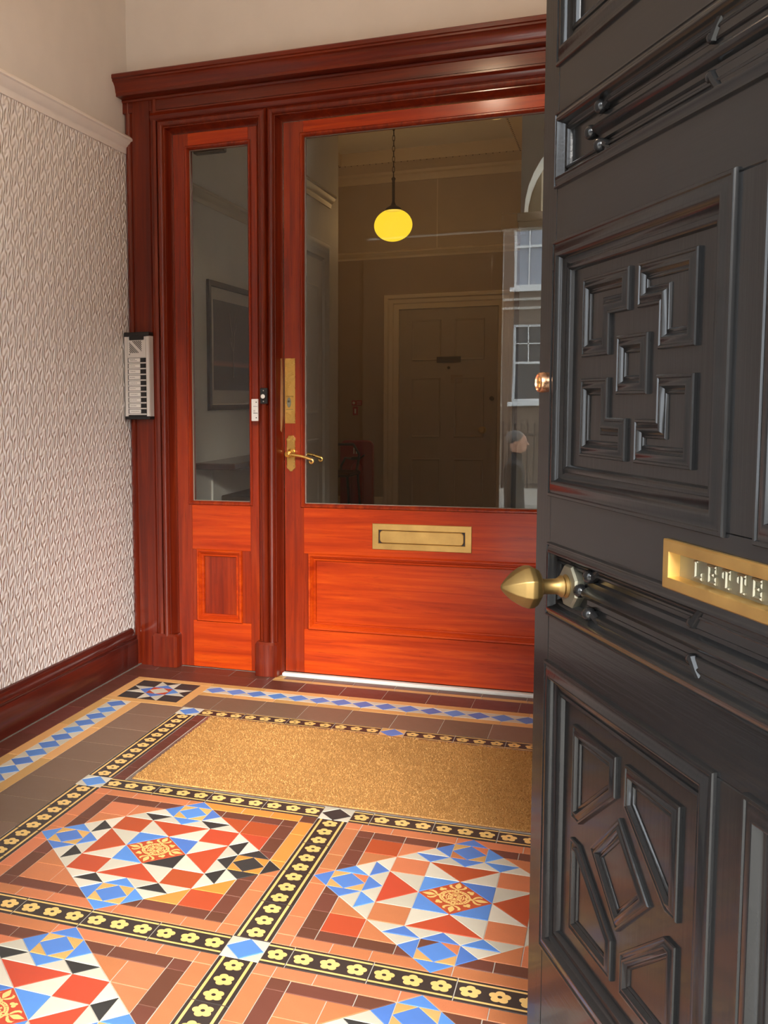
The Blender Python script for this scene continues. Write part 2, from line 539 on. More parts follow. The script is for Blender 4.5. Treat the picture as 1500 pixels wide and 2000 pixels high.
nodecol = {(0, 1): (C_BLUE, C_WHITE), (1, 1): (C_BLUE, C_BUFF), (2, 1): (C_BLUE, C_WHITE), (0, 0): (C_BLUE, C_WHITE), (1, 0): (C_BLACK, C_WHITE), (2, 0): (C_BLUE, C_WHITE)}
for i in range(3):
    for j in (1, 0, -1, -2):
        node(i*P, j*P, *nodecol.get((i, j), (C_BLUE, C_WHITE)))
for i in range(2):
    for j in (1, 0, -1, -2):
        for k in range(4):
            if (i, j) == (1, 0) or (i, j) == (1, -1):      # a cut tile starts these runs
                continue
            flower(i*P+w/2+L*(k+.5), j*P, False)
for j in (0, -1):
    flower(P+w/2+L/6, j*P, False, 1)
    for k in range(3): flower(P+w/2+L/3+L*(k+.5), j*P, False)
    flower(2*P-w/2-L/3, j*P, False, 2)
for i in range(3):
    for j in (0, -1, -2):
        if j == 0 and i == 1: continue          # no border across the mat well
        for k in range(4):
            flower(i*P, j*P+w/2+L*(k+.5), True)

# panels -------------------------------------------------------------------
S = 4*L
def panel(ox, oy, small, sq, tricorner, opts):
    cx, cy = ox+S/2, oy+S/2; q = S/math.sqrt(2)
    e1 = Vector((1, 1))/math.sqrt(2)*q; e2 = Vector((-1, 1))/math.sqrt(2)*q
    O = Vector((cx, cy))-e1/2-e2/2
    def D(s_, t_): v = O+e1*s_+e2*t_; return (v.x, v.y)
    def T(name, pts, m): tile(name, [D(*p) for p in pts], m, joint=.0007)
    # centre picture tile
    enc(D(.5, .5), q*.25)
    def rot(k, p):
        s_, t_ = p[0]-.5, p[1]-.5
        for _ in range(k): s_, t_ = -t_, s_
        return (s_+.5, t_+.5)
    for k in range(4):
        r = lambda pts: [rot(k, p) for p in pts]
        T('star_tile', r([(.375, .375), (.5, .25), (.625, .375)]), opts.get(('b', k), C_BLUE))
        T('star_tile', r([(.375, .125), (.5, .25), (.375, .375)]), C_WHITE)
        T('star_tile', r([(.625, .125), (.5, .25), (.625, .375)]), C_WHITE)
        T('large_triangle_tile', r([(.375, .125), (.125, .375), (.375, .375)]), C_RED)
        T('square_tile', r([(.5, 0), (.625, .125), (.5, .25), (.375, .125)]), sq)
        for mir in (0, 1):
            f = (lambda p: (1-p[0], p[1])) if mir else (lambda p: p)
            g = lambda pts: r([f(p) for p in pts])
            T('triangle_tile', g([(.375, 0), (.25, .125), (.375, .125)]), opts.get(('s', k), small))
            T('triangle_tile', g([(.25, 0), (.375, 0), (.25, .125)]), C_WHITE)
            T('triangle_tile', g([(.375, 0), (.5, 0), (.375, .125)]), C_WHITE)
            T('triangle_tile', g([(.25, .125), (.375, .125), (.25, .25)]), C_WHITE)
        blu, cre = opts.get(('c', k), (C_BLUE, tricorner))
        T('corner_star_tile', r([(.0625, .125), (.125, .0625), (.1875, .125), (.125, .1875)]) if 0 else r([(.0625, .0625), (.1875, .0625), (.1875, .1875), (.0625, .1875)]), blu)
        cs = (0, .25); 
        for a in range(4):
            def rc(p, a=a):
                x, y = p[0]-.125, p[1]-.125
                for _ in range(a): x, y = -y, x
                return (x+.125, y+.125)
            T('corner_star_tile', r([rc((0, 0)), rc((.125, 0)), rc((0, .125))]), blu)
            cc = opts.get(('cc', k, a), cre)
            T('corner_star_tile', r([rc((.125, 0)), rc((.1875, .0625)), rc((.0625, .0625))]), cc)
    # the four corners outside the diamond
    h = w/2; leg = S/2
    for k, (sx, sy) in enumerate(((1, 1), (-1, 1), (-1, -1), (1, -1))):
        px = ox if sx > 0 else ox+S; py = oy if sy > 0 else oy+S
        def C(poly): 
            c = clip(poly, 1, 1, leg)
            return [(px+sx*x, py+sy*y) for x, y in c] if len(c) > 2 else None
        inner, tri, edge = opts.get(('o', k), (C_TERRA, C_TERRA, C_TERRA))
        def Q(name, poly, m):
            c = C(poly)
            if c and abs(area(c)) > 2e-5: tile(name, c, m)
        lens = [2*w, w, 2*w, w] if k % 2 else [w, 2*w, w, w]
        Q('border_strip_tile', rect(0, 0, h, h), edge if k != 2 else C_BROWN if edge is C_ORANGE else edge)
        Q('border_strip_tile', rect(h, h, 2*h, 2*h), C_BROWN)
        for swap in (0, 1):
            F = (lambda pl: [(y, x) for x, y in pl]) if swap else (lambda pl: pl)
            a = h
            for ln in (lens if swap else lens[::-1]):
                Q('border_strip_tile', F(rect(a, 0, min(a+ln, leg), h)), edge); a += ln
                if a >= leg: break
            a = 2*h
            for ln in ([w, w, w] if inner is C_RED else [1.6*w, w, w]):
                Q('border_strip_tile', F(rect(a, h, min(a+ln, leg), 2*h)), C_BROWN); a += ln
                if a >= leg: break
        Q('corner_tile', rect(2*h, 2*h, 4*h, 4*h), inner)
        for swap in (0, 1):
            F = (lambda pl: [(y, x) for x, y in pl]) if swap else (lambda pl: pl)
            Q('corner_tile', F([(4*h, 2*h), (6*h, 2*h), (4*h, 4*h)]), tri)

# encaustic centre tile ------------------------------------------------------
def enc_mesh(size):
    mb = MB(); a = size/2
    mb.prism(inset(rect(-a, -a, a, a), J), -.006, 0, FLOORP, .0005, 0)
    H = .00025
    def f(pts, rot=0, mi=1, hh=H):
        c, s = math.cos(rot), math.sin(rot)
        mb.flat([(x*c-y*s, x*s+y*c) for x, y in pts], hh, FLOORP, mi)
    u = size/100
    def arcband(r0, r1, a0, a1, n=10): 
        o = [(r1*u*math.cos(a0+(a1-a0)*i/n), r1*u*math.sin(a0+(a1-a0)*i/n)) for i in range(n+1)]
        return o+[(r0*u*math.cos(a1+(a0-a1)*i/n), r0*u*math.sin(a1+(a0-a1)*i/n)) for i in range(n+1)]
    for k in range(8):
        f(arcband(22, 30, k*math.pi/4+.02, (k+1)*math.pi/4-.02))
    for k in range(32):
        t_ = 2*math.pi*k/32
        f([(26*u*math.cos(t_)+1.3*u*math.cos(2*math.pi*i/6), 26*u*math.sin(t_)+1.3*u*math.sin(2*math.pi*i/6)) for i in range(6)], 0, 0, .0005)
    for k in range(4):
        rt = math.pi/4+k*math.pi/2
        # fleur-de-lis pointing at the corner (along +x before rotation)
        f([(36*u, 0), (42*u, -4*u), (48*u, -6.5*u), (55*u, -4.5*u), (64*u, 0), (55*u, 4.5*u), (48*u, 6.5*u), (42*u, 4*u)], rt)
        for sg in (1, -1):
            f([(34*u, 0), (37*u, sg*3*u), (40*u, sg*8*u), (45*u, sg*12*u), (50*u, sg*12*u), (52*u, sg*9*u), (50*u, sg*16*u), (44*u, sg*17.5*u), (38*u, sg*14*u), (34*u, sg*7*u)], rt)
        f([(31*u, -4*u), (35*u, -3*u), (35*u, 3*u), (31*u, 4*u)], rt)
        # trefoil at each side
        r2 = k*math.pi/2
        for (x, y, r) in ((37, 3.6, 4.2), (37, -3.6, 4.2), (42, 0, 3.6)):
            f([(x*u+r*u*math.cos(2*math.pi*i/10), y*u+r*u*math.sin(2*math.pi*i/10)) for i in range(10)], r2, 1, H+.00002*(y+4))
        f([(19*u, -4.5*u), (31*u, -4.5*u), (31*u, 4.5*u), (19*u, 4.5*u)], rt, 1, .0006)
        f([(22*u, 0), (25*u, -2.6*u), (28*u, 0), (25*u, 2.6*u)], rt, 0, .0008)
        f(arcband(11, 13.5, rt-.62, rt+.62, 6)); f(arcband(15.5, 18, rt-.5, rt+.5, 6))
        f([(2*u, 0), (8*u, -4*u), (11*u, 0), (8*u, 4*u)], rt)
        f([(3*u, 0), (9*u, -2.2*u), (20*u, -2.5*u), (20*u, 2.5*u), (9*u, 2.2*u)], r2, 1, H+.00005)
    return mb.mesh('picture_tile', [C_RED, C_INLAY], 0)
ENCM = enc_mesh(S/math.sqrt(2)*.25)
def enc(c, size):
    o = link('picture_tile', ENCM, FLOOR); o.location = (c[0], c[1], 0); o.rotation_euler = (0, 0, math.pi/4)

RT_, OR_ = C_RED, C_ORANGE
panel(w/2, -P+w/2, C_BLACK, C_RED, C_BUFFS, {('c', 1): (C_BLACK, C_ORANGE), ('b', 0): C_BLACK,
      ('o', 1): (C_RED, C_TERRA, C_ORANGE) if 0 else (C_TERRA, C_TERRA, C_TERRA), ('o', 2): (C_RED, C_RED, C_ORANGE), ('o', 3): (C_RED, C_ORANGE, C_TERRA)}) if 0 else None
# corner order for 'o': 0 near-left, 1 near-right, 2 far-right, 3 far-left;  'c': 0 bottom, 1 right, 2 top, 3 left
panel(w/2, -P+w/2, C_BLACK, C_RED, C_BUFFS, {('c', 1): (C_BLACK, C_ORANGE), ('b', 0): C_BLACK,
      ('o', 1): (C_RED, C_ORANGE, C_TERRA), ('o', 2): (C_RED, C_RED, C_ORANGE)})
panel(P+w/2, -P+w/2, C_BLUE, C_TERRA, C_BUFF, {('cc', 0, 2): C_BROWN, ('cc', 0, 1): C_TERRA, ('cc', 2, 3): C_TERRA, ('cc', 2, 1): C_TERRA, ('cc', 3, 2): C_TERRA,
      ('o', 0): (C_RED, C_TERRA, C_TERRA), ('o', 3): (C_RED, C_TERRA, C_TERRA)})
panel(w/2, -2*P+w/2, C_BLACK, C_RED, C_BUFFS, {('o', 2): (C_TERRA, C_TERRA, C_TERRA)})
panel(P+w/2, -2*P+w/2, C_BLACK, C_RED, C_BUFF, {})

# blue diamond bands, star corners, fields ----------------------------------
def band_x(x0, x1, y0):
    n = max(1, round((x1-x0)/w)); p = (x1-x0)/n
    for i in range(n):
        a = x0+i*p
        tile('band_diamond_tile', [(a, y0+w/2), (a+p/2, y0), (a+p, y0+w/2), (a+p/2, y0+w)], C_BLUE, joint=.0006)
        for yy, yo in ((y0+w, 1), (y0, 0)):
            if i < n-1: tile('band_triangle_tile', [(a+p/2, yy), (a+1.5*p, yy), (a+p, y0+w/2)], C_WHITE, joint=.0006)
            if i == 0: tile('band_triangle_tile', [(a, yy), (a+p/2, yy), (a, y0+w/2)], C_WHITE, joint=.0006)
            if i == n-1: tile('band_triangle_tile', [(a+p/2, yy), (a+p, yy), (a+p, y0+w/2)], C_WHITE, joint=.0006)
def band_y(y0, y1, x0):
    n = max(1, round((y1-y0)/w)); p = (y1-y0)/n
    for i in range(n):
        a = y0+i*p
        tile('band_diamond_tile', [(x0+w/2, a), (x0+w, a+p/2), (x0+w/2, a+p), (x0, a+p/2)], C_BLUE, joint=.0006)
        for xx in (x0, x0+w):
            if i < n-1: tile('band_triangle_tile', [(xx, a+p/2), (xx, a+1.5*p), (x0+w/2, a+p)], C_WHITE, joint=.0006)
            if i == 0: tile('band_triangle_tile', [(xx, a), (xx, a+p/2), (x0+w/2, a)], C_WHITE, joint=.0006)
            if i == n-1: tile('band_triangle_tile', [(xx, a+p/2), (xx, a+p), (x0+w/2, a+p)], C_WHITE, joint=.0006)
def row_x(name, x0, x1, y0, y1, ln, m, off=0, joint=J):
    a = x0; first = True
    while a < x1-1e-6:
        e = min(x1, a+(ln-off if first and off else ln)); first = False
        if x1-e < ln*.12: e = x1
        tile(name, rect(a, y0, e, y1), m, joint=joint); a = e
def row_y(name, x0, x1, y0, y1, ln, m, off=0, joint=J):
    a = y1; first = True
    while a > y0+1e-6:
        e = max(y0, a-(ln-off if first and off else ln)); first = False
        if e-y0 < ln*.12: e = y0
        tile(name, rect(x0, e, x1, a), m, joint=joint); a = e
def star(cx, cy):
    h = w*.5; u = w
    T = lambda pts, m: tile('star_corner_tile', [(cx+x*u, cy+y*u) for x, y in pts], m, joint=.0005)
    for k in range(4):
        def r(pts, k=k):
            o = []
            for x, y in pts:
                for _ in range(k): x, y = -y, x
                o.append((x, y))
            return o
        T(r([(.5, .5), (1.5, .5), (1.5, 1.5), (.5, 1.5)]), C_BLACK)
        T(r([(-.5, 1.5), (.5, 1.5), (0, 1)]), C_BLACK)
        T(r([(-.5, 1.5), (-.5, .5), (0, 1)]), C_WHITE); T(r([(.5, 1.5), (.5, .5), (0, 1)]), C_WHITE)
        T(r([(-.5, .5), (.5, .5), (0, 1)]), C_BLUE)
        T(r([(.5, .5), (0, .5), (.5, 0)]), C_RED)
    T([(0, .5), (.5, 0), (0, -.5), (-.5, 0)], C_WHITE)
    # buff frame
    a, c = 1.5*u, 2*u
    for pts in (rect(-c, a, c, c), rect(-c, -c, c, -a), rect(-c, -a, -a, a), rect(a, -a, c, a)):
        tile('buff_frame_tile', [(cx+x, cy+y) for x, y in pts], C_BUFF, joint=.0005)
Y0 = P+w/2                     # .7245 back edge of the flower border
SX0, SX1 = -.3505, -.3505+4*w  # star block
SY0, SY1 = Y0, Y0+4*w
YEND = -1.45
for side in (0, 1):
    X = (lambda x: x) if not side else (lambda x: 2*MID-x)
    def rx(a, c): return sorted((X(a), X(c)))
    star(X((SX0+SX1)/2), (SY0+SY1)/2)
    x0, x1 = rx(SX0+w/2, SX0+1.5*w); band_y(SY0-w*26, SY0, x0)
    for a, c in ((SX0, SX0+w/2), (SX0+1.5*w, SX0+2*w)):
        x0, x1 = rx(a, c); row_y('buff_strip_tile', x0, x1, YEND, SY0, 2*L, C_BUFF)
    x0, x1 = rx(SX0+2*w, -w/2); row_y('field_tile', x0, x1, YEND, SY0, L, C_FIELD, .02)
    x0, x1 = rx(-.43, SX0); row_y('maroon_tile', x0, x1, YEND, 1.03, 2*w, C_MAROON, .03)
    x0, x1 = rx(-.43, .140)
    row_x('maroon_tile', x0, x1, SY1, 1.145, 2*L, C_MAROON, .10); row_x('maroon_tile', x0, x1, 1.145, 1.236, L, C_MAROON, .06)
    # maroon column beside the mat
    x0, x1 = rx(w/2, w); row_y('maroon_tile', x0, x1, w/2, P-w/2, w, C_MAROON, .02)
XA, XB = SX1, 2*MID-SX1
band_x(XA, XB, SY0+2.5*w)
row_x('buff_strip_tile', XA, XB, SY0+2*w, SY0+2.5*w, 2*w, C_BUFF, .03)
row_x('buff_strip_tile', XA, XB, SY0+3.5*w, SY1, 2*L, C_BUFF, .1)
row_x('field_tile', XA, XB, SY0, SY0+2*w, L, C_FIELD, .05)
row_x('maroon_tile', .140, 2*MID-.140, SY1, 1.148, L, C_MAROON, .02)
row_x('buff_strip_tile', .140, 2*MID-.140, 1.148, 1.176, L, C_BUFF)
row_x('buff_strip_tile', .140, .176, 1.176, 1.214, L, C_BUFF)
row_x('maroon_tile', .176, 2*MID-.176, 1.176, 1.214, L, C_MAROON, .04)
# brown tiles by the street door
for k in range(4):
    row_x('field_tile', -.43, 1.802, YEND-.13*(k+1), YEND-.13*k, L, C_FIELD, .04*k)
for mname, (mb, m) in REST.items():
    o = obj('tile_paving', mb, m, FLOOR, 0); o['kind'] = 'stuff'
# grey mortar line round the edge of the tiling
b = MB(); b.box(-.432, -.424, YEND, 1.215, -.004, .0012); obj('mortar_line', b, M_DGROUT, FLOOR, 0)

# ------------------------------------------------------------------ door mat
mx0, mx1, my0, my1 = .093, 2*MID-.093, .050, P-.046
b = MB(); b.bbox(mx0, mx1, my0, my1, -.0012, .003, .001)
MAT = tag(obj('door_mat', b, M_COIR, None, 0), 'large brown coir mat let into the tiled floor before the red door', 'doormat')
rnd = random.Random(3); fb_ = MB()
for i in range(26000):
    x = rnd.uniform(mx0+.002, mx1-.002); y = rnd.uniform(my0+.002, my1-.002)
    a = rnd.uniform(0, 6.28); s_ = rnd.uniform(.0012, .0024); dx, dy = math.cos(a)*s_, math.sin(a)*s_
    tx, ty = rnd.gauss(0, .0022), rnd.gauss(0, .0022); hz = rnd.uniform(.0055, .0090)
    n = fb_.add([(x-dx, y-dy, .0025), (x+dx, y+dy, .0025), (x+tx, y+ty, hz)]); fb_.face((n, n+1, n+2))
pile = link('coir_pile', fb_.mesh('coir_pile', [M_COIR], 0, False), MAT); pile['kind'] = 'stuff'
rim = MB()
for q in (rect(mx0-.012, my0-.010, mx0-.002, my1+.008), rect(mx1+.002, my0-.010, mx1+.012, my1+.008), rect(mx0-.002, my0-.010, mx1+.002, my0-.003), rect(mx0-.002, my1+.003, mx1+.002, my1+.008)):
    rim.prism(q, -.0012, .0012, FLOORP)
struct(obj('trim_mat_well', rim, M_STEEL, None, 0))

# ------------------------------------------------------------------ skirting and picture rail (left and right walls)
def along_y(prof, y0, y1, xw, sgn):
    """profile [(out, z)] extruded along y against wall x=xw"""
    mb = MB(); k = len(prof)
    a = mb.add([(xw+sgn*o, y0, z) for o, z in prof]); c = mb.add([(xw+sgn*o, y1, z) for o, z in prof])
    for i in range(k-1): mb.face((a+i, c+i, c+i+1, a+i+1))
    mb.face([a+i for i in range(k)]); mb.face([c+k-1-i for i in range(k)])
    return mb
SK = [(0, 0), (.031, 0), (.031, .100), (.029, .104), (.025, .105), (.025, .110), (.028, .113), (.027, .118), (.020, .123), (.016, .131), (.015, .138), (.010, .143), (.003, .147), (0, .147)]
struct(obj('baseboard_left', along_y(SK, YF, 1.19, XL, 1), M_MAHY))
struct(obj('baseboard_right', along_y(SK, YF, 1.19, XR, -1), M_MAHY))
RAIL = [(0, 1.980), (.006, 1.980), (.008, 1.990), (.010, 1.998), (.012, 2.000), (.018, 2.004), (.026, 2.014), (.030, 2.022), (.036, 2.025), (.036, 2.031), (.028, 2.040), (.010, 2.047), (0, 2.048)]
struct(obj('trim_picture_rail_left', along_y(RAIL, YF, 1.235, XL, 1), M_WHITEP))
struct(obj('trim_picture_rail_right', along_y(RAIL, YF, 1.235, XR, -1), M_WHITEP))

# ------------------------------------------------------------------ mahogany screen: casing, cornice, mullions
CASE = struct(empty('trim_door_screen', (MID, 1.24, 0)))
def part_c(name, mb, m, smooth=35): return part(name, mb, m, CASE, smooth)
def mirx(pts): return [(2*MID-x, y) for x, y in pts]
def along_z(plan, z0, z1):
    mb = MB(); k = len(plan)
    a = mb.add([(x, y, z0) for x, y in plan]); c = mb.add([(x, y, z1) for x, y in plan])
    for i in range(k): mb.face((a+i, a+(i+1) % k, c+(i+1) % k, c+i))
    mb.face([a+k-1-i for i in range(k)]); mb.face([c+i for i in range(k)])
    return mb
def along_x(prof, x0, x1):
    mb = MB(); k = len(prof)
    a = mb.add([(x0, y, z) for y, z in prof]); c = mb.add([(x1, y, z) for y, z in prof])
    for i in range(k): mb.face((a+i, a+(i+1) % k, c+(i+1) % k, c+i))
    mb.face([a+k-1-i for i in range(k)]); mb.face([c+i for i in range(k)])
    return mb
JPL = [(XL, 1.30), (XL, 1.222), (-.455, 1.217), (-.449, 1.206), (-.441, 1.203), (-.434, 1.208), (-.430, 1.214), (-.425, 1.214), (-.423, 1.206), (-.415, 1.203),
       (-.352, 1.203), (-.350, 1.209), (-.346, 1.209), (-.343, 1.203), (-.334, 1.199), (-.324, 1.202), (-.322, 1.30)]
for pl in (JPL, mirx(JPL)):
    part_c('jamb', along_z(pl, .0, 2.17), M_MAHZ)
# mouldings round the three openings
OPN = [(0, 0), (0, .034), (.003, .041), (.006, .046), (.012, .050), (.019, .049), (.025, .044), (.028, .036), (.031, .036), (.033, .028), (.040, .013), (.046, .004), (.050, .001), (.050, 0)]
SLX0, SLX1 = -.322, .112          # outer lines of the side light moulding
DX0, DX1 = .112, 2*MID-.112
HZ = 2.088
for x0, x1 in ((SLX0, SLX1), (DX0, DX1), (2*MID-SLX1, 2*MID-SLX0)):
    mb = MB(); mb.sweep([(x1, 0), (x1, HZ), (x0, HZ), (x0, 0)], OPN, FACE(1.240), closed=False)
    part_c('opening_moulding', mb, M_MAHZ)
# head: architrave, frieze, bead, cornice
HEAD = [(1.31, HZ-.002), (1.203, HZ-.002), (1.196, HZ+.006), (1.193, HZ+.016), (1.198, HZ+.026), (1.203, HZ+.030), (1.203, HZ+.036), (1.215, HZ+.036), (1.215, HZ+.040), (1.206, HZ+.040), (1.206, 2.162), (1.200, 2.165), (1.197, 2.171), (1.201, 2.178), (1.208, 2.181), (1.31, 2.181)]
part_c('head', along_x(HEAD, -.346, 2*MID+.346), M_MAHX)
FRZ = [(1.30, 2.126), (1.2045, 2.126), (1.2045, 2.164), (1.200, 2.166), (1.197, 2.172), (1.201, 2.180), (1.30, 2.180)]
part_c('frieze', along_x(FRZ, XL, XR), M_MAHX)
CORN = [(1.31, 2.176), (1.150, 2.176), (1.150, 2.186), (1.146, 2.190), (1.144, 2.198), (1.139, 2.210), (1.128, 2.221), (1.120, 2.224), (1.120, 2.230), (1.114, 2.233), (1.114, 2.245), (1.118, 2.249), (1.31, 2.252)]
part_c('cornice', along_x(CORN, XL, XR), M_MAHX)
# plinth blocks
for x0, x1, yf in ((-.368, -.262, 1.186), (.062, .150, 1.178), (2*MID-.150, 2*MID-.062, 1.178), (2*MID+.262, 2*MID+.368, 1.186)):
    mb = MB()
    pl = [(x0, 1.245), (x0, yf+.006), (x0+.004, yf+.002), ((x0+x1)/2-.002, yf), ((x0+x1)/2+.006, yf+.003), (x1-.014, yf+.004), (x1-.004, yf+.012), (x1, yf+.026), (x1, 1.245)]
    k = len(pl); lo = mb.add([(x, y, .001) for x, y in pl]); md = mb.add([(x, y, .122) for x, y in pl])
    cx = (x0+x1)/2
    tp = mb.add([(cx+(x-cx)*.9, min(1.245, y+.007), .131) for x, y in pl])
    for a, c in ((lo, md), (md, tp)):
        for i in range(k): mb.face((a+i, a+(i+1) % k, c+(i+1) % k, c+i))
    mb.face([tp+i for i in range(k)]); mb.face([lo+k-1-i for i in range(k)])
    part_c('plinth_block', mb, M_MAHZ)
# fixed side panels
BEAD = [(0, 0), (0, .006), (.003, .009), (.007, .009), (.010, .006), (.012, .002), (.014, -.002), (.014, -.010)]
PM = [(-.002, -.001), (0, -.001), (.0005, .004), (.004, .0085), (.010, .0080), (.0135, .003), (.015, .003), (.019, -.0015), (.0215, -.005), (.0235, -.005), (.0255, -.0035), (.028, -.005), (.030, -.0125)]
YS = 1.240
def board(name, x0, x1, z0, z1, m, root, y=YS, t=.045, bev=.0012):
    mb = MB(); mb.bbox(x0, x1, y, y+t, z0, z1, bev); return part(name, mb, m, root)
def framed(root, x0, x1, z0, z1, gx0, gx1, gz0, gz1, px0, px1, pz0, pz1, mz, mxx, y=YS):
    board('stile', x0, gx0, z0, z1, mz, root, y); board('stile', gx1, x1, z0, z1, mz, root, y)
    board('top_rail', gx0, gx1, gz1, z1, mxx, root, y); 
    board('lock_rail', gx0, gx1, pz1, gz0, mxx, root, y); board('bottom_rail', gx0, gx1, z0, pz0, mxx, root, y)
    if px0 > gx0+.002:
        board('stile', gx0, px0, pz0, pz1, mz, root, y); board('stile', px1, gx1, pz0, pz1, mz, root, y)
    mb = MB(); mb.box(px0, px1, y+.013, y+.035, pz0, pz1); part('panel', mb, mxx if px1-px0 > .4 else mz, root)
    mb = MB(); mb.sweep(rect(px0-.002, pz0-.002, px1+.002, pz1+.002), PM, FACE(y)); part('panel_moulding', mb, mxx, root)
    mb = MB(); mb.sweep(rect(gx0-.011, gz0-.011, gx1+.011, gz1+.011), BEAD, FACE(y)); part('glazing_bead', mb, mz, root)
    mb = MB(); mb.sweep(rect(gx0+.0005, gz0+.0005, gx1-.0005, gz1-.0005), [(0, 0), (.004, 0), (.004, -.004)], FACE(y+.014)); part('putty_line', mb, M_PUTTY, root)
    mb = MB(); mb.box(gx0-.004, gx1+.004, y+.018, y+.022, gz0-.004, gz1+.004); part('glass_pane', mb, M_GLASS, root, 0)
for mir in (0, 1):
    SP = struct(empty('window_1' if not mir else 'window_2', ((-.10 if not mir else 2*MID+.10), YS, 0)))
    X = (lambda a, c: (a, c)) if not mir else (lambda a, c: (2*MID-c, 2*MID-a))
    x0, x1 = X(-.272, .062); g0, g1 = X(-.212, .028); p0, p1 = X(-.194, -.008)
    framed(SP, x0, x1, .002, 2.038, g0, g1, .652, 1.980, p0, p1, .186, .466, M_MAHZ if 0 else M_DOORZ, M_DOORX)

# ------------------------------------------------------------------ inner glazed door
DR = tag(empty('glazed_door', (MID, YS, .012)), 'orange-red varnished door with one big glass pane and a brass letter plate', 'door')
framed(DR, .164, 2*MID-.164, .014, 2.037, .238, 2*MID-.238, .652, 1.984, .256, 2*MID-.256, .182, .468, M_DOORZ, M_DOORX)
# letter plate
def rrect(x0, z0, x1, z1, r, n=5):
    o = []
    for cx, cz, a in ((x1-r, z0+r, -math.pi/2), (x1-r, z1-r, 0), (x0+r, z1-r, math.pi/2), (x0+r, z0+r, math.pi)):
        o += [(cx+r*math.cos(a+i*math.pi/2/n), cz+r*math.sin(a+i*math.pi/2/n)) for i in range(n+1)]
    return o
LP0, LP1, LZ0, LZ1 = .497, .851, .495, .590
mb = MB(); mb.sweep(rect(LP0, LZ0, LP1, LZ1), [(0, 0), (0, .0025), (.0015, .004), (.022, .0045), (.0235, .003), (.0235, .0)], FACE(YS))
lp = part('letter_plate', mb, M_OLDB, DR); lp['label'] = 'brass letter plate'
mb = MB(); mb.box(LP0+.0235, LP1-.0235, YS-.0008, YS+.001, LZ0+.0235, LZ1-.0235)
o = obj('slot_back', mb, M_BLACK, None, 0); child_local(o, DR)
mb = MB(); mb.prism(rrect(LP0+.0275, LZ0+.0250, LP1-.0275, LZ1-.0250, .012), .0008, .005, FACE(YS), .002)
fl = part('letter_flap', mb, M_OLDB, DR)
# lock keep and lever
mb = MB(); mb.bbox(.170, .207, YS-.003, YS, .952, 1.192, .001); part('lock_plate', mb, M_BRASS, DR)['label'] = 'tall brass lock plate'
mb = MB(); mb.bbox(.1665, .1700, YS-.003, YS+.02, .952, 1.192, .0008); part('lock_edge', mb, M_OLDB, DR)
mb = MB(); mb.prism([(.183+.008*math.cos(a), 1.030+.019*math.sin(a)) for a in [2*math.pi*i/16 for i in range(16)]], 0.003, .0045, FACE(YS), .001)
mb.ball((.183, YS-.0045, 1.034), .0045, 10, 6); part('keyhole_cover', mb, M_PEWTER, DR)
mb = MB(); mb.ball((.183, YS-.0080, 1.035), .0022, 8, 6); part('keyhole', mb, M_BLACK, DR)
mb = MB()
for z in (1.003, 1.052): mb.box(.171, .198, YS-.0033, YS-.0029, z, z+.0012)
part('plate_seam', mb, M_BRONZE, DR)
LVX, LVZ = .190, .842
bp = [(-.010, .066), (-.012, .060), (-.018, .054), (-.018, .048), (-.016, .043), (-.0165, .020), (-.0175, 0), (-.0165, -.020), (-.016, -.042), (-.018, -.048), (-.0165, -.056), (-.009, -.062), (-.004, -.068)]
bp = bp+[(-x, z) for x, z in reversed(bp)]
def lever(side):
    y = YS if side == 0 else YS+.045; sg = 1 if side == 0 else -1
    F = lambda u, v, h: (LVX+u, y-sg*h, LVZ+v)
    mb = MB(); mb.prism(bp, 0, .0045, F, .0015); bpo = part('backplate', mb, M_OLDB if side else M_BRASS, DR)
    bpy.context.view_layer.update()
    for u in (-.012, .012):
        for v in (.049, -.047):
            mb = MB(); mb.lathe([(0, .0062), (.0022, .0058), (.003, .0045)], lambda a, c, h, u=u, v=v: F(u+a, v+c, h), 8)
            o = obj('screw', mb, M_OLDB); o.parent = bpo; o.matrix_parent_inverse = bpo.matrix_world.inverted()
    mb = MB(); mb.lathe([(.0165, .004), (.0165, .008), (.013, .011), (.0085, .014), (.008, .034), (.010, .036), (.010, .044), (.006, .047), (0, .0475)], F, 18)
    pts = []; rad = []
    for i in range(13):
        t = i/12; pts.append(F(.004+.084*t, -.006-.024*math.sin(t*2.2)*(1-.25*t) if 0 else (-.004-.016*t**1.0+.004*math.sin(t*math.pi)), .041)); rad.append(.0062-.0018*t)
    for i in range(1, 12):
        a = math.pi/2-i*.45; r = .0085-.0003*i
        c = (.088, -.020-.0085+.0012)
        pts.append(F(c[0]+r*math.cos(a), c[1]+r*math.sin(a), .041)); rad.append(.0042-.0001*i)
    mb.tube(pts, rad, 10)
    for k in range(10):
        a0, a1 = k*.6, (k+1)*.6
        mb.tube([F((.004+.0010*k)*math.cos(a0), (.004+.0010*k)*math.sin(a0), .046), F((.004+.0010*(k+1))*math.cos(a1), (.004+.0010*(k+1))*math.sin(a1), .046)], .0022, 6)
    part('lever_handle', mb, M_BRASS, DR)
lever(0); lever(1)
# pale threshold bar under the door
mb = MB(); mb.bbox(.158, 2*MID-.158, 1.214, 1.238, -.001, .013, .003); struct(obj('trim_threshold', mb, plain('worn_white_bar', (.70, .70, .66), .4)))

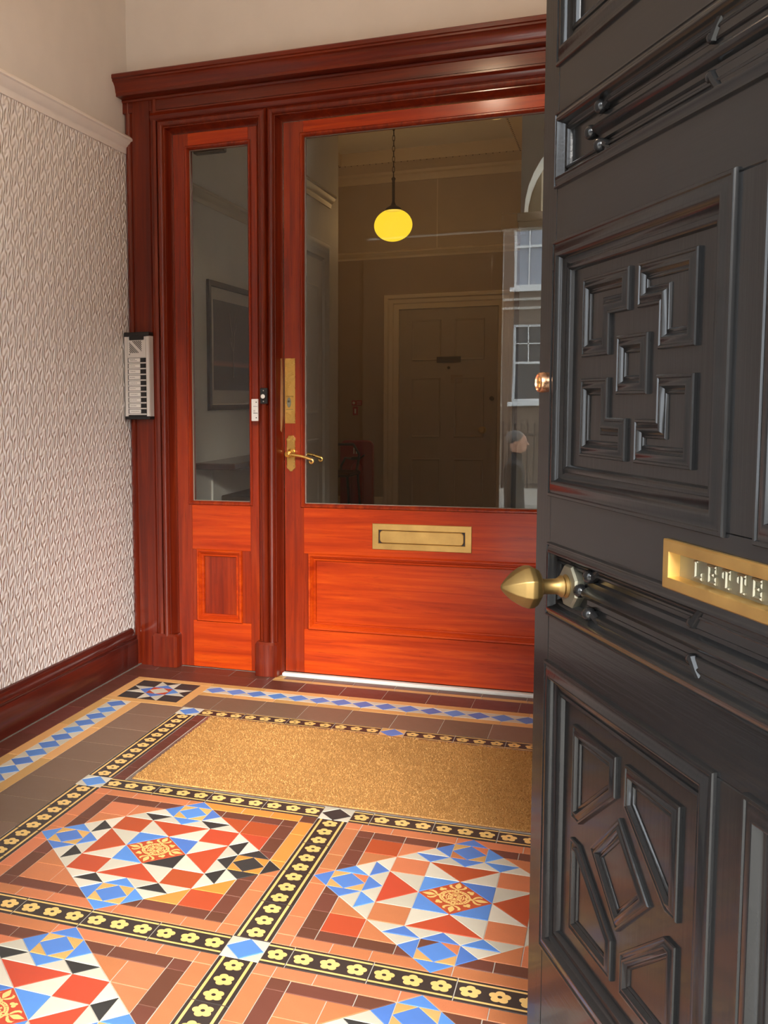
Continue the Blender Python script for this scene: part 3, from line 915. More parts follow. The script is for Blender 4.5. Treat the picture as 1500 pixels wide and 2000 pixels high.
# split in the frame beside the lock, raw wood
mb = MB(); mb.prism([(.1475, .930), (.1565, .920), (.1620, .985), (.1620, 1.09), (.1585, 1.192), (.1520, 1.192), (.1515, 1.08), (.1450, 1.02)], .0, .0125, FACE(YS), .002)
M_RAW = wood('bare_worn_wood', 'z', (.16, .06, .02), (.38, .17, .06), (.55, .28, .11), .6, 0)
part('bare_wood_patch', mb, M_RAW, CASE)

# ------------------------------------------------------------------ small fittings on the mullion
mb = MB(); mb.bbox(.056, .082, 1.1775, 1.186, .963, 1.044, .0012)
BX = tag(obj('alarm_contact', mb, M_WHITE), 'small white plastic strip with two screws on the red post beside the side pane', 'plate')
for z in (.975, 1.032):
    mb = MB(); mb.lathe([(0, .0016), (.0022, .0012), (.0024, 0)], lambda u, v, h, z=z: (.075+u, 1.1775-h, z+v), 10); obj('screw', mb, M_BRONZE, BX)
mb = MB()
for z, l, t in ((1.016, .016, .0015), (1.002, .007, .0012), (.997, .007, .0012), (.991, .017, .0022)): mb.box(.0635, .0635+l, 1.1771, 1.1776, z, z+t)
obj('printed_lines', mb, M_INK, BX, 0)
mb = MB(); mb.bbox(.090, .1185, 1.176, 1.187, 1.026, 1.084, .002)
BP = tag(obj('bell_push', mb, M_BLACK), 'black bell push with round white button on the red post', 'doorbell')
mb = MB(); mb.lathe([(.0115, 0), (.0115, .004), (.009, .006)], lambda u, v, h: (.1035+u, 1.176-h, 1.053+v), 18); obj('button_ring', mb, M_BLACK, BP)
mb = MB(); mb.lathe([(.0085, .004), (.0080, .0075), (.005, .0095), (0, .010)], lambda u, v, h: (.1035+u, 1.176-h, 1.053+v), 18); obj('button', mb, M_LABEL, BP)
for z in (1.035, 1.074):
    mb = MB(); mb.lathe([(0, .0016), (.002, .0012), (.0024, 0)], lambda u, v, h, z=z: (.1035+u, 1.176-h, z+v), 10); obj('screw', mb, M_STEEL, BP)

# ------------------------------------------------------------------ entry phone
IX0, IX1, IZ0, IZ1, IY = -.4535, -.350, .973, 1.303, 1.166
M_SILV = plain('silver_paint', (.66, .63, .59), .38, var=.02)
IC = tag(empty('entry_phone', ((IX0+IX1)/2, 1.20, IZ0)), 'silver entry phone panel with ten name labels and black call buttons on the left jamb', 'intercom')
mb = MB(); mb.bbox(IX0, IX1, IY, 1.206, IZ0, IZ1-.006, .002); part('body', mb, M_SILV, IC)
mb = MB(); mb.box(IX0+.0135, IX1-.0135, IY-.0012, IY+.001, IZ0+.010, IZ1-.098); part('label_tray', mb, M_BLACK, IC, 0)
for a in (IX0+.001, IX1-.0125):
    mb = MB(); mb.bbox(a, a+.0115, IY-.004, IY+.004, IZ0+.009, IZ1-.016, .0015); part('side_rail', mb, M_SILV, IC)
cx = (IX0+IX1)/2; iw = (IX1-IX0)-.027
mb = MB(); mb.bbox(IX0-.001, IX1+.001, IY-.006, 1.206, IZ1-.017, IZ1, .003); mb.bbox(cx-.030, cx+.030, IY-.007, IY+.002, IZ1-.030, IZ1-.012, .002); part('top_cap', mb, M_BLACK, IC)
mb = MB(); mb.bbox(IX0-.001, IX1+.001, IY-.005, 1.206, IZ0-.002, IZ0+.010, .002); part('bottom_cap', mb, M_BLACK, IC)
gz1 = IZ1-.030; gz0 = gz1-.066
mb = MB(); mb.bbox(cx-iw/2, cx+iw/2, IY-.003, IY+.002, gz0, gz1, .001); gp = part('speaker_plate', mb, M_SILV, IC)
mb = MB()
for k in range(-5, 6):
    c0 = k*.0078
    for t0, t1 in ((-.05, -.0035), (.0035, .05)):
        ts = [t_ for t_ in [t0+(t1-t0)*i/60 for i in range(61)] if abs(c0/2+t_) < .0255 and abs(t_-c0/2) < .0235]
        if len(ts) < 4: continue
        p0 = (cx-.004+c0/2+ts[0], gz0+.040+ts[0]-c0/2); p1 = (cx-.004+c0/2+ts[-1], gz0+.040+ts[-1]-c0/2)
        mb.prism([(p0[0]-.0011, p0[1]+.0011), (p0[0]+.0011, p0[1]-.0011), (p1[0]+.0011, p1[1]-.0011), (p1[0]-.0011, p1[1]+.0011)], .0026, .0034, FACE(IY))
mb.lathe([(.0022, .0026), (.0022, .0036), (0, .0038)], lambda u, v, h: (cx-.030+u, IY-h, gz0+.012+v), 8)
o = obj('grille_slots', mb, M_INK, None, 0); child_local(o, IC)
pitch = (gz0-.003-(IZ0+.014))/10.0
rr = random.Random(5)
for k in range(10):
    z1 = gz0-.003-k*pitch; z0 = z1-pitch*.66
    mb = MB(); mb.bbox(cx-iw/2+.003, cx+.014, IY-.0025, IY+.001, z0, z1, .0006); lab = o = obj('name_label', mb, M_LABEL, None, 0); child_local(o, IC)
    mb2 = MB(); nl = rr.choice((1, 1, 2))
    for q in range(nl):
        ll = rr.uniform(.018, .036); zz = (z0+z1)/2+(.002 if nl == 2 else -.0006)-.0045*q
        x = cx-iw/2+.006+rr.uniform(0, .006); xe = min(x+ll, cx+.011)
        while x < xe:
            d = rr.uniform(.003, .008); mb2.box(x, min(x+d, xe), IY-.0029, IY-.0024, zz, zz+.0015); x += d+.0014
    bpy.context.view_layer.update(); t = obj('label_print', mb2, M_INK, None, 0); t.parent = lab; t.matrix_parent_inverse = lab.matrix_world.inverted()
    mb = MB(); mb.bbox(cx+.0165, cx+iw/2-.001, IY-.0045, IY+.001, z0-.001, z1+.001, .0012); o = obj('call_button', mb, M_BLACK, None, 0); child_local(o, IC)
    mb = MB(); mb.bbox(cx-iw/2, cx+iw/2, IY-.0032, IY+.001, z0-pitch*.34+.0012, z0-.0012, .0006); o = obj('divider_bar', mb, M_SILV, None, 0); child_local(o, IC)

# ------------------------------------------------------------------ the black street door (right leaf, open)
KD = 1.40/1.30
_d = FW+RT*((1048-CPX)/CF)-UP*((1000-CPY)/CF)
_dl = Vector((_d.x, _d.y, 0)).normalized()*1.40
TH = R(-24.2)
UD = Vector((-math.sin(TH), -math.cos(TH), 0))
LAT = Vector((CAMP.x+_dl.x, CAMP.y+_dl.y, 0))
WD = .880*KD
ROTD = math.atan2(UD.y, UD.x)
def ku(u): return u*KD
def kz(z): return 1.037+(z-1.037)*KD
def DF(u, v, h): return (u, -h, v)     # local frame: u from latch to hinge, v up, h out of the street face
def leaf(name, interior, mat_z, mat_x, full):
    root = empty(name)
    Z0, Z1 = .012, 2.085
    uL, uR = ku(.0455), WD-ku(.0455)                 # inner edges of the outer stiles
    t = .052
    def bd(nm, u0, u1, z0, z1, m, y0=0.0, y1=t):
        mb = MB(); mb.bbox(u0, u1, y0, y1, z0, z1, .0012); o = obj(nm, mb, m, root); return o
    bd('stile', 0, uL, Z0, Z1, mat_z); bd('stile', uR, WD, Z0, Z1, mat_z)
    rows = [('top', kz(1.4075), 1.955), ('slot', kz(1.273), kz(1.351)), ('square', kz(.9275), kz(1.2095)), ('slot', kz(.787), kz(.868)), ('low', kz(.382), kz(.727))]
    zs = [Z1]+[z for r_ in rows for z in (r_[2], r_[1])]+[Z0]
    for i in range(0, len(zs), 2):
        if full and i == 6:
            a0, a1, c0, c1 = ku(.3245)+.0088, WD-ku(.3245)-.0088, kz(.8675)+.0088, kz(.9115)-.0088
            mb = MB()
            for (p0, p1, r0, r1) in ((uL, a0, zs[i+1], zs[i]), (a1, uR, zs[i+1], zs[i]), (a0, a1, zs[i+1], c0), (a0, a1, c1, zs[i])): mb.box(p0, p1, 0, t, r0, r1)
            obj('rail', mb, mat_x, root, 0)
        else: bd('rail', uL, uR, zs[i+1], zs[i], mat_x)
    mc = WD/2; mw = ku(.4645-.4145)/2
    for kind, z0, z1 in rows:
        cells = [(uL, uR)] if kind == 'slot' else [(uL, mc-mw), (mc+mw, uR)]
        if kind != 'slot': bd('muntin', mc-mw, mc+mw, z0, z1, mat_z)
        for ci, (u0, u1) in enumerate(cells):
            mb = MB(); mb.box(u0-.001, u1+.001, .009, .040, z0-.001, z1+.001); pn = obj('panel', mb, mat_x if kind == 'slot' else mat_z, root, 0)
            big = kind != 'slot'
            s_ = 1.0 if big else .62
            prof = [(-.004, 0), (-.004, .0022), (-.0028, .0042), (.000, .0044), (.0014, .0030), (.0024, .0030), (.007, .0046), (.0115, .0060), (.0140, .0062), (.0155, .0054), (.0185, .0004), (.0215, -.0028), (.0255, -.0044), (.0275, -.0046), (.0285, -.0026), (.0315, -.0020), (.0335, -.0030), (.0360, -.0065), (.0370, -.0095)]
            prof = [(d*s_, h) for d, h in prof]
            mb = MB(); mb.sweep(rect(u0, z0, u1, z1), prof, DF); obj('panel_moulding', mb, mat_x if kind == 'slot' else mat_z, root)
            if not full: continue
            if kind == 'square':
                carve_square(root, u0, u1, z0, z1, pn)
            if kind == 'low':
                carve_low(root, u0, u1, z0, z1, pn)
            if kind == 'slot': carve_slot(root, u0, u1, z0, z1, pn)
    return root
SM = [(0, -.0093), (0, -.0064), (.0010, -.0050), (.0030, -.0048), (.0042, -.0060), (.0050, -.0060), (.0080, -.0040), (.0100, -.0033), (.0112, -.0036), (.0138, -.0070), (.0152, -.0077), (.0160, -.0070), (.0180, -.0066), (.0190, -.0074), (.0198, -.0093)]
def small_frame(pts, root, k=1.0):
    mb = MB(); mb.sweep(pts, [(d*k, h) for d, h in SM], DF); obj('applied_moulding', mb, M_BLKZ, root)
def carve_square(root, u0, u1, z0, z1, pn):
    uc = (u0+u1)/2; zc = (z0+z1)/2
    # measured on the first panel, centred on it
    A, Bx, Cx = ku(.120), ku(.053), ku(.010)       # outer corner, leg inner, bar end (from centre, along u)
    H1, H2, H3 = ku(.095), ku(.0525), ku(.0115)    # along z
    for su in (-1, 1):
        for sz in (-1, 1):
            p = [(A, H1), (Cx, H1), (Cx, H2), (Bx, H2), (Bx, H3), (A, H3)]
            small_frame([(uc+su*x, zc+sz*y) for x, y in p], root)
    x, y = ku(.033), ku(.029)
    small_frame(rect(uc-x, zc-y, uc+x, zc+y), root)
def carve_low(root, u0, u1, z0, z1, pn):
    uc = (u0+u1)/2; zc = (z0+z1)/2
    A, B0, B1 = ku(.120), ku(.0105), ku(.099)
    H0, H1, H2 = ku(.0115), ku(.076), ku(.1195)
    for su in (-1, 1):
        for sz in (-1, 1):
            p = [(A, H2), (B0, H2), (B0, H1), (B1, H0), (A, H0)]
            small_frame([(uc+su*x, zc+sz*y) for x, y in p], root)
    a = ku(.0675); c = ku(.060)
    small_frame([(uc-a, zc), (uc, zc-c), (uc+a, zc), (uc, zc+c)], root)
def carve_slot(root, u0, u1, z0, z1, pn):
    zc = (z0+z1)/2; h = (z1-z0)/2
    a, c = u0+ku(.098), u1-ku(.098)
    mb = MB(); bw = h*.22
    mb.prism(rect(a-.006, zc-h*.36, c+.006, zc+h*.36), -.0095, -.0062, DF, .002)
    # long ridged bar
    n = 7; secs = []
    for (uu, k) in ((a-.012, .25), (a-.006, .75), (a, 1), (c, 1), (c+.006, .75), (c+.012, .25)):
        secs.append(mb.add([(uu, .0090-.0125*k*math.cos(math.pi*(i/(n-1)-.5))**1.0, zc-bw*k+2*bw*k*i/(n-1)) for i in range(n)]))
    for p_, q_ in zip(secs, secs[1:]):
        for i in range(n-1): mb.face((p_+i, q_+i, q_+i+1, p_+i+1))
    mb.face([secs[0]+i for i in range(n)]); mb.face([secs[-1]+i for i in range(n-1, -1, -1)])
    # bosses at each end
    for e, sg in ((a, 1), (c, -1)):
        mb.ball((e-sg*.018, .0040, zc), .0084, 14, 8)
        for dz in (-1, 1):
            mb.ball((e+sg*.010, .0030, zc+dz*h*.50), .0084, 14, 8)
            mb.tube([(e+sg*.016, .006, zc+dz*h*.5), (e+sg*.026, .007, zc+dz*h*.62), (e+sg*.036, .008, zc+dz*h*.86)], [.006, .005, .003], 8)
    # centre spreader plate with cusps
    mc = (u0+u1)/2; g = ku(.070)
    for dz in (-1, 1):
        mb.prism([(mc-g, zc+dz*h*.30), (mc+g, zc+dz*h*.30), (mc+g*.72, zc+dz*h*.92), (mc-g*.72, zc+dz*h*.92)], -.0095, -.003, DF, .0015)
        for sg in (-1, 1):
            mb.tube([(mc+sg*(g+.004), .005, zc+dz*h*.36), (mc+sg*(g-.004), .005, zc+dz*h*.60), (mc+sg*(g-.014), .006, zc+dz*h*.86)], [.0055, .005, .004], 8)
            mb.ball((mc+sg*(g+.006), .005, zc+dz*h*.40), .006, 10, 6)
    obj('carved_bar', mb, M_BLKX, root)

FD = leaf('street_door', False, M_BLKZ, M_BLKX, True)
FD.location = LAT; FD.rotation_euler = (0, 0, ROTD)
tag(FD, 'glossy black panelled front door standing open, with brass knob and letter plate', 'door')
# brass letter plate with raised lettering
u0, u1, z0, z1 = ku(.3245), WD-ku(.3245), kz(.8675), kz(.9115)
mb = MB(); mb.sweep(rect(u0, z0, u1, z1), [(0, 0), (0, .0038), (.0015, .005), (.0105, .0052), (.0114, .0046), (.0119, .002), (.0124, -.0085)], DF)
LPF = obj('letter_plate', mb, M_OLDB, FD); LPF['label'] = 'brass letter plate with raised lettering'
mb = MB(); mb.box(u0+.0095, u1-.0095, .0065, .0100, z0+.0095, z1-.0095); obj('letter_flap', mb, M_PEWTER, LPF, 0)
M_LETT = metal('rubbed_letter_brass', (.27, .25, .185), .5)
def letter(ch, uc):
    H_, T_ = .0172, .0034; W_ = .0132; z = (z0+z1)/2-H_/2
    S_ = [rect(-W_/2, 0, -W_/2+T_, H_)]
    if ch == 'L': S_ += [rect(-W_/2-.002, 0, W_/2, T_), rect(-W_/2-.002, H_-.002, -W_/2+T_+.002, H_), rect(W_/2-.002, T_, W_/2, T_+.004)]
    if ch == 'E': S_ += [rect(-W_/2-.002, 0, W_/2, T_*.8), rect(-W_/2-.002, H_-T_*.8, W_/2, H_), rect(-W_/2+T_, H_/2-.0015, W_/2-.004, H_/2+.0015), rect(W_/2-.002, T_*.8, W_/2, T_+.004), rect(W_/2-.002, H_-T_-.004, W_/2, H_-T_*.8)]
    if ch == 'T': S_ = [rect(-T_/2, 0, T_/2, H_), rect(-W_/2, H_-T_*.8, W_/2, H_), rect(-.005, 0, .005, .002), rect(-W_/2, H_-.009, -W_/2+.002, H_-T_*.8), rect(W_/2-.002, H_-.009, W_/2, H_-T_*.8)]
    if ch == 'R': S_ += [rect(-W_/2, H_-T_*.8, W_/2-.003, H_), rect(-W_/2, H_*.48, W_/2-.003, H_*.48+T_*.7), rect(W_/2-T_*.9, H_*.5, W_/2, H_-.002), [(-.001, H_*.5), (W_/2-T_, 0), (W_/2+.001, 0), (.004, H_*.5)]]
    if ch == 'S': S_ = [rect(-W_/2, 0, W_/2, T_*.8), rect(-W_/2, H_-T_*.8, W_/2, H_), rect(-W_/2, H_*.44, W_/2, H_*.56), rect(-W_/2, H_*.5, -W_/2+T_, H_), rect(W_/2-T_, 0, W_/2, H_*.5)]
    mb = MB()
    for k, pl in enumerate(S_): mb.prism([(uc+x, z+y) for x, y in pl], -.0070, -.0034-.00004*k, DF, .0012)
    return mb
um = (u0+u1)/2
for i, ch in enumerate('LETTERS'):
    o = obj('raised_letter', letter(ch, um-.004+(i-3)*.0236), M_LETT, LPF, 20)
# knob on an octagonal rose
ku0, kz0 = ku(.102), kz(.8285)
F = lambda u, v, h: (ku0+u, -h, kz0+v)
mb = MB(); mb.lathe([(.0270, -.0092), (.0270, -.001), (.025, .0018), (.013, .003)], F, 8, 0, math.pi/8); obj('knob_rose', mb, M_PEWTER, FD, 20)
mb = MB(); mb.lathe([(.0135, .001), (.0145, .004), (.012, .0065), (.0135, .009), (.011, .012), (.0095, .015), (.0092, .030), (.0105, .034)], F, 20)
obj('knob_stem', mb, M_KNOB, FD)
mb = MB(); mb.lathe([(.0105, .033), (.016, .035), (.0225, .039), (.0262, .045), (.0268, .051), (.024, .059), (.018, .068), (.010, .076), (.004, .081), (0, .083)], F, 8, 0, math.pi/8)
kb = obj('door_knob', mb, M_KNOB, FD); 
md = kb.modifiers.new('bevel', 'BEVEL'); md.width = .005; md.segments = 4; md.angle_limit = R(12)
kb['label'] = 'brass octagonal knob'
# night latch cylinder
F2 = lambda u, v, h: (ku(.0155)+u, -h, kz(1.055)+v)
mb = MB(); mb.lathe([(.0125, -.002), (.0130, .002), (.0120, .0065), (.0100, .0078), (.0092, .0060), (0, .0058)], F2, 22); cyl = obj('lock_cylinder', mb, M_COPPER, FD); cyl['label'] = 'round copper-coloured lock cylinder'
mb = MB(); mb.prism([(-.0012, -.006), (.0012, -.006), (.0012, .006), (-.0012, .006)], .0058, .0068, F2); mb.prism([(-.005, -.0014), (.005, -.0014), (.005, .0014), (-.005, .0014)], .0058, .0068, F2); obj('key_slot', mb, M_OLDB, cyl, 0)

# left leaf, closed
M_CREAMX = plain('cream_gloss', (.80, .74, .62), .3, coat=.4)
CL = leaf('street_door', True, M_BLKZ, M_BLKX, False)
CL.location = (MID-.078, YF-.002, 0); CL.rotation_euler = (0, 0, 0); CL.scale = (-.94, 1, 1)
tag(CL, 'closed left leaf of the black street doors, cream painted on the inside', 'door')
mb = MB(); mb.box(-.0015, WD+.0005, .052, .0555, .012, 2.085); mb.box(-.002, 0.0, .0, .0555, .012, 2.085); obj('inner_face', mb, M_CREAMX, CL, 0)['label'] = 'cream painted inner face'
mb = MB()
for (a, c, z0, z1) in ((.06, .43, .2, .85), (.52, .89, .2, .85), (.06, .43, 1.0, 1.95), (.52, .89, 1.0, 1.95)):
    mb.sweep(rect(a, z0, c, z1), [(0, 0), (.004, .008), (.012, .010), (.022, .004), (.026, 0)], lambda u, v, h: (u, .055+h, v))
obj('inner_moulding', mb, M_CREAMX, CL)
# street door frame and fanlight
FR = struct(empty('trim_street_door_frame', (MID, YF, 0)))
for a, c in ((OX0, OX0+.028), (OX1-.028, OX1)):
    mb = MB(); mb.bbox(a, c, YF-.09, YF+.05, 0, 2.20, .004); part('frame_post', mb, M_CREAMX, FR)
mb = MB(); mb.bbox(OX0+.028, OX1-.028, YF-.09, YF+.06, 2.10, 2.20, .006); part('transom', mb, M_CREAMX, FR)

# ------------------------------------------------------------------ lamps
def chain(x, y, z0, z1, root):
    n = max(3, int((z1-z0)/.034)); s_ = (z1-z0)/n; mb = MB()
    for k in range(n):
        zc = z0+s_*(k+.5); pts = []
        for i in range(13):
            a = 2*math.pi*i/12; dx, dz = .0085*math.cos(a), .62*s_*math.sin(a)
            pts.append((x+(dx if k % 2 else 0), y+(0 if k % 2 else dx), zc+dz))
        mb.tube(pts, .0026, 6)
    part('chain', mb, M_BRONZE, root)
def pendant(x, y, zg, r, flat_, label, mat, watts, lcol):
    root = tag(empty('pendant_lamp', (x, y, ZC)), label, 'lamp')
    mb = MB(); mb.lathe([(.05, 0), (.048, -.010), (.030, -.022), (.012, -.030), (0, -.032)], lambda u, v, h: (x+u, y+v, ZC+h), 20); part('ceiling_rose', mb, M_BRONZE, root)
    top = zg+r*flat_
    mb = MB(); mb.lathe([(r*.42, top-.012), (r*.42, top+.002), (r*.30, top+.014), (.020, top+.026), (.010, top+.05), (.010, top+.20), (.016, top+.215), (0, top+.235)], lambda u, v, h: (x+u, y+v, h), 20); part('shade_holder', mb, M_BRONZE, root)
    chain(x, y, top+.225, ZC-.028, root)
    mb = MB(); mb.ball((x, y, zg), r, 32, 20, (1, 1, flat_)); part('globe_shade', mb, mat, root, 180)['label'] = 'glowing yellow globe'
    ld = bpy.data.lights.new('bulb', 'POINT'); ld.energy = watts; ld.color = lcol; ld.shadow_soft_size = r*.5
    lo = bpy.data.objects.new('bulb', ld); COL.objects.link(lo); lo.location = (x, y, zg); child_local(lo, root)
M_GLOBE = globe_mat('yellow_globe_glass', (1.0, .66, .03), 1.55)
M_GLOBE2 = globe_mat('warm_globe_glass', (1.0, .60, .20), 15.0)
def ray_at(px, py, dist_y):
    d = FW+RT*((px-CPX)/CF)-UP*((py-CPY)/CF)
    t = (dist_y-CAMP.y)/d.y
    return CAMP+d*t
LG = ray_at(768, 440, 5.20)
_e = ray_at(805.5, 440, 5.20)
pendant(LG.x, LG.y, LG.z, abs(_e.x-LG.x)*.985, .84, 'yellow glowing globe lamp hanging on a chain in the hall behind the glass', M_GLOBE, 10.5, (1.0, .58, .28))
pendant(.735, -.30, 2.478, .125, .84, 'warm globe lamp hanging from the vestibule ceiling', M_GLOBE2, 26, (1.0, .78, .62))

# ------------------------------------------------------------------ hall behind the screen
HY0, HY1, HYE = YB+.07, 4.20, 6.40
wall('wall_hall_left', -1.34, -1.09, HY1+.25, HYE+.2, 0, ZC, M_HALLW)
wall('wall_hall_return', -1.34, XL, HY1, HY1+.25, 0, ZC, M_HALLG)
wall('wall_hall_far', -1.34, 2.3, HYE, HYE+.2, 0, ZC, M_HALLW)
fl = wall('floor_hall', -1.34, 2.3, HY0, HYE, -.06, 0, M_DARKF)
b = MB(); b.box(XL, XR, YB, HY0, -.06, -.0014); struct(obj('floor_sill', b, M_DARKF, None, 0))
# grey paint on the hall side of the left wall
b = MB(); b.box(XL, XL+.002, HY0, HY1-.002, 0, ZC); struct(obj('wall_hall_side', b, M_HALLG, None, 0))
b = MB(); b.box(XR-.002, XR, HY0, HY1, 0, ZC); struct(obj('wall_hall_right', b, M_HALLG, None, 0))
b = MB(); b.box(XL, XR, HY0, HY0+.004, 2.20, ZC); struct(obj('wall_hall_front', b, M_HALLG, None, 0))
# right pier with an arched opening
PX = .735
def arch_wall():
    ax0, ax1, zs, rise = PX+.02, XR-.10, 2.15, .52
    outer = [(PX, 0), (ax0+.22, 0), (ax0+.22, zs-.06), (ax0, zs-.06), (ax0, zs)]
    cxx = (ax0+ax1)/2; hw = (ax1-ax0)/2
    outer += [(cxx-hw*math.cos(math.pi*i/20), zs+rise*math.sin(math.pi*i/20)) for i in range(1, 20)]
    outer += [(ax1, zs), (ax1, 0), (XR, 0), (XR, ZC), (PX, ZC)]
    mb = MB(); mb.prism(list(reversed(outer)), 0, .25, lambda u, v, h: (u, HY1+h, v)); return mb, (ax0, ax1, zs)
mb, (ax0, ax1, azs) = arch_wall(); struct(obj('wall_hall_pier', mb, M_HALLG, None, 20))
mb = MB(); mb.sweep([(ax0-.13, azs-.13), (ax0+.015, azs-.13), (ax0+.015, azs), (ax0-.13, azs)], [(0, 0), (.0, .02)], lambda u, v, h: (u, HY1-h, v))
mb.bbox(PX-.02, ax0+.24, HY1-.03, HY1+.27, azs-.05, azs, .006); mb.bbox(PX-.012, ax0+.232, HY1-.018, HY1+.26, azs-.10, azs-.05, .006); struct(obj('trim_impost', mb, M_HALLT))
wall('wall_stair', PX+.1, 2.2, 5.25, 5.30, 0, ZC, M_HALLG)
wall('wall_hall_bay', PX, PX+.1, HY1+.25, HYE, 0, ZC, M_HALLW)
sb_ = MB(); sb_.box(2.2, 2.3, HY1, HYE+.2, 0, 1.9); sb_.box(2.2, 2.3, HY1, HYE+.2, 2.75, ZC); sb_.box(2.2, 2.3, HY1, 4.62, 1.9, 2.75); sb_.box(2.2, 2.3, 4.98, HYE+.2, 1.9, 2.75)
struct(obj('wall_stair_side', sb_, M_HALLG, None, 0))
b = MB(); b.box(2.24, 2.246, 4.62, 4.98, 1.9, 2.75); struct(obj('window_3', b, M_GLASS, None, 0))
# picture rails and overdoor moulding in the hall
HR = [(o*1.1, z) for o, z in RAIL]
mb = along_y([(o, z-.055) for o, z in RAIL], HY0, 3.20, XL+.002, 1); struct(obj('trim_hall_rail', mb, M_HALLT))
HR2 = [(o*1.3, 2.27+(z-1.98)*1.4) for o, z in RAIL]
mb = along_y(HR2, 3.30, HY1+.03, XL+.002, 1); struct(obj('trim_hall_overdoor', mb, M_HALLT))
def along_xr(prof, x0, x1, yw):
    return along_x([(yw-o, z) for o, z in prof], x0, x1)
zr = ray_at(760, 497, HYE).z
mb = along_xr([(o, zr-.035+(z-1.98)*1.0) for o, z in RAIL], -1.09, PX+.1, HYE); struct(obj('trim_far_rail', mb, M_HALLT))
b = MB(); b.box(-1.088, PX-.002, HYE-.002, HYE, 0, zr-.03); struct(obj('wall_hall_lower', b, M_HALLB, None, 0))
_c1, _c2 = ray_at(855, 350, HYE), ray_at(855, 478, HYE)
b = MB(); b.box(_c1.x-.004, _c1.x+.004, HYE-.006, HYE, zr, ZC-.2); struct(obj('trim_wall_seam', b, M_HALLT, None, 0))  # thin strip standing in for a vertical crack line in the wall
# ceiling cornice round the far bay with dentils
COV = [(0, -.225), (.02, -.225), (.025, -.215), (.03, -.20), (.03, -.175), (.05, -.165), (.06, -.145), (.075, -.14), (.10, -.125), (.13, -.112), (.17, -.105), (.18, -.10), (.20, -.10), (.20, 0), (0, 0)]
cp = [(PX, HY1+.25), (PX, HYE), (-1.09, HYE), (-1.09, HY1+.25)]
mb = MB(); mb.sweep(cp, COV, lambda u, v, h: (u, v, ZC+h), closed=False); CRN = struct(obj('trim_far_cornice', mb, M_HALLT))
dm = MB()
for i in range(30):
    x = PX-.19-i*.052
    dm.lathe([(.009, -.031), (.006, -.040), (0, -.043)], lambda u, v, h, x=x: (x+u, HYE-.188+v, ZC+h-.062), 6)
for i in range(34):
    y = HYE-.19-i*.052
    for x in (PX-.188, -1.09+.188): dm.lathe([(.009, -.031), (.006, -.040), (0, -.043)], lambda u, v, h, x=x, y=y: (x+u, y+v, ZC+h-.062), 6)
o = obj('cornice_bead', dm, M_BRONZE, CRN); o['kind'] = 'stuff'
mb = MB(); mb.sweep([(XR, HY1), (PX-.0, HY1), (PX, HY1+.25)], COV, lambda u, v, h: (u, v, ZC+h), closed=False); struct(obj('trim_pier_cornice', mb, M_HALLT))
# doorway in the hall's left wall
mb = MB(); yw0, yw1 = 3.20, 4.12
F = lambda u, v, h: (XL+.002+h, u, v)
mb.sweep([(yw1, 0), (yw1, 2.02), (yw0, 2.02), (yw0, 0)], [(0, 0), (0, .03), (.01, .034), (.03, .030), (.05, .022), (.09, .020), (.10, .012), (.11, 0)], F, closed=False)
struct(obj('trim_side_doorway', mb, M_HALLG))
mb = MB(); mb.box(XL+.002, XL+.010, yw0+.11, yw1-.11, 0, 1.91)
for z0, z1 in ((.15, .8), (.95, 1.75)): mb.sweep(rect(yw0+.2, z0, yw1-.2, z1), [(0, .006), (.01, .014), (.03, .006)], F)
struct(obj('door_side_room', mb, M_HALLG))
# far door: architrave + six panel door
a_l = ray_at(748, 580, HYE).x; dl = ray_at(781, 700, HYE).x; dr_ = ray_at(972, 700, HYE).x; dt = ray_at(880, 602, HYE).z; at = ray_at(880, 572, HYE).z
mb = MB(); ah = at-dt
mb.sweep([(dr_+ah, 0), (dr_+ah, at), (dl-ah, at), (dl-ah, 0)], [(0, 0), (0, .055), (.012, .06), (.03, .055), (.04, .04), (ah*.55, .036), (ah*.62, .026), (ah*.95, .024), (ah, 0)], FACE(HYE), closed=False)
struct(obj('trim_far_doorway', mb, M_HALLT))
FDR = struct(empty('door_1', ((dl+dr_)/2, HYE, 0)))
mb = MB(); mb.box(dl, dr_, HYE-.012, HYE-.0, 0, dt); part('door_leaf', mb, M_HALLD, FDR, 0)
dw = dr_-dl
for c in (0, 1):
    x0 = dl+dw*(.13+.44*c); x1 = x0+dw*.30
    for z0, z1 in ((dt*.07, dt*.30), (dt*.40, dt*.68), (dt*.76, dt*.95)):
        mb = MB(); mb.sweep(rect(x0, z0, x1, z1), [(0, .012), (.004, .020), (.010, .018), (.020, .008), (.03, .010)], FACE(HYE)); part('door_panel', mb, M_HALLD, FDR)
q = lambda px, py: ray_at(px, py, HYE-.02)
def plate(name, px0, py0, px1, py1, m, th=.012):
    p0, p1 = q(px0, py0), q(px1, py1); mb = MB(); mb.bbox(min(p0.x, p1.x), max(p0.x, p1.x), HYE-.012-th, HYE-.011, min(p0.z, p1.z), max(p0.z, p1.z), .002); return part(name, mb, m, FDR)
plate('letter_plate', 853, 697, 900, 707, M_BRONZE); plate('notice', 881, 732, 903, 748, M_HALLB, .003)
kx = q(942, 840); mb = MB(); mb.lathe([(.03, .010), (.03, .016), (.012, .018), (.012, .04), (.027, .05), (.030, .065), (.018, .078), (0, .08)], lambda u, v, h: (kx.x+u, HYE-h, kx.z+v), 16); part('door_knob', mb, M_OLDB, FDR)
kx2 = q(960, 778); mb = MB(); mb.lathe([(.018, .010), (.018, .022), (0, .024)], lambda u, v, h: (kx2.x+u, HYE-h, kx2.z+v), 12); part('night_latch', mb, M_BRONZE, FDR)
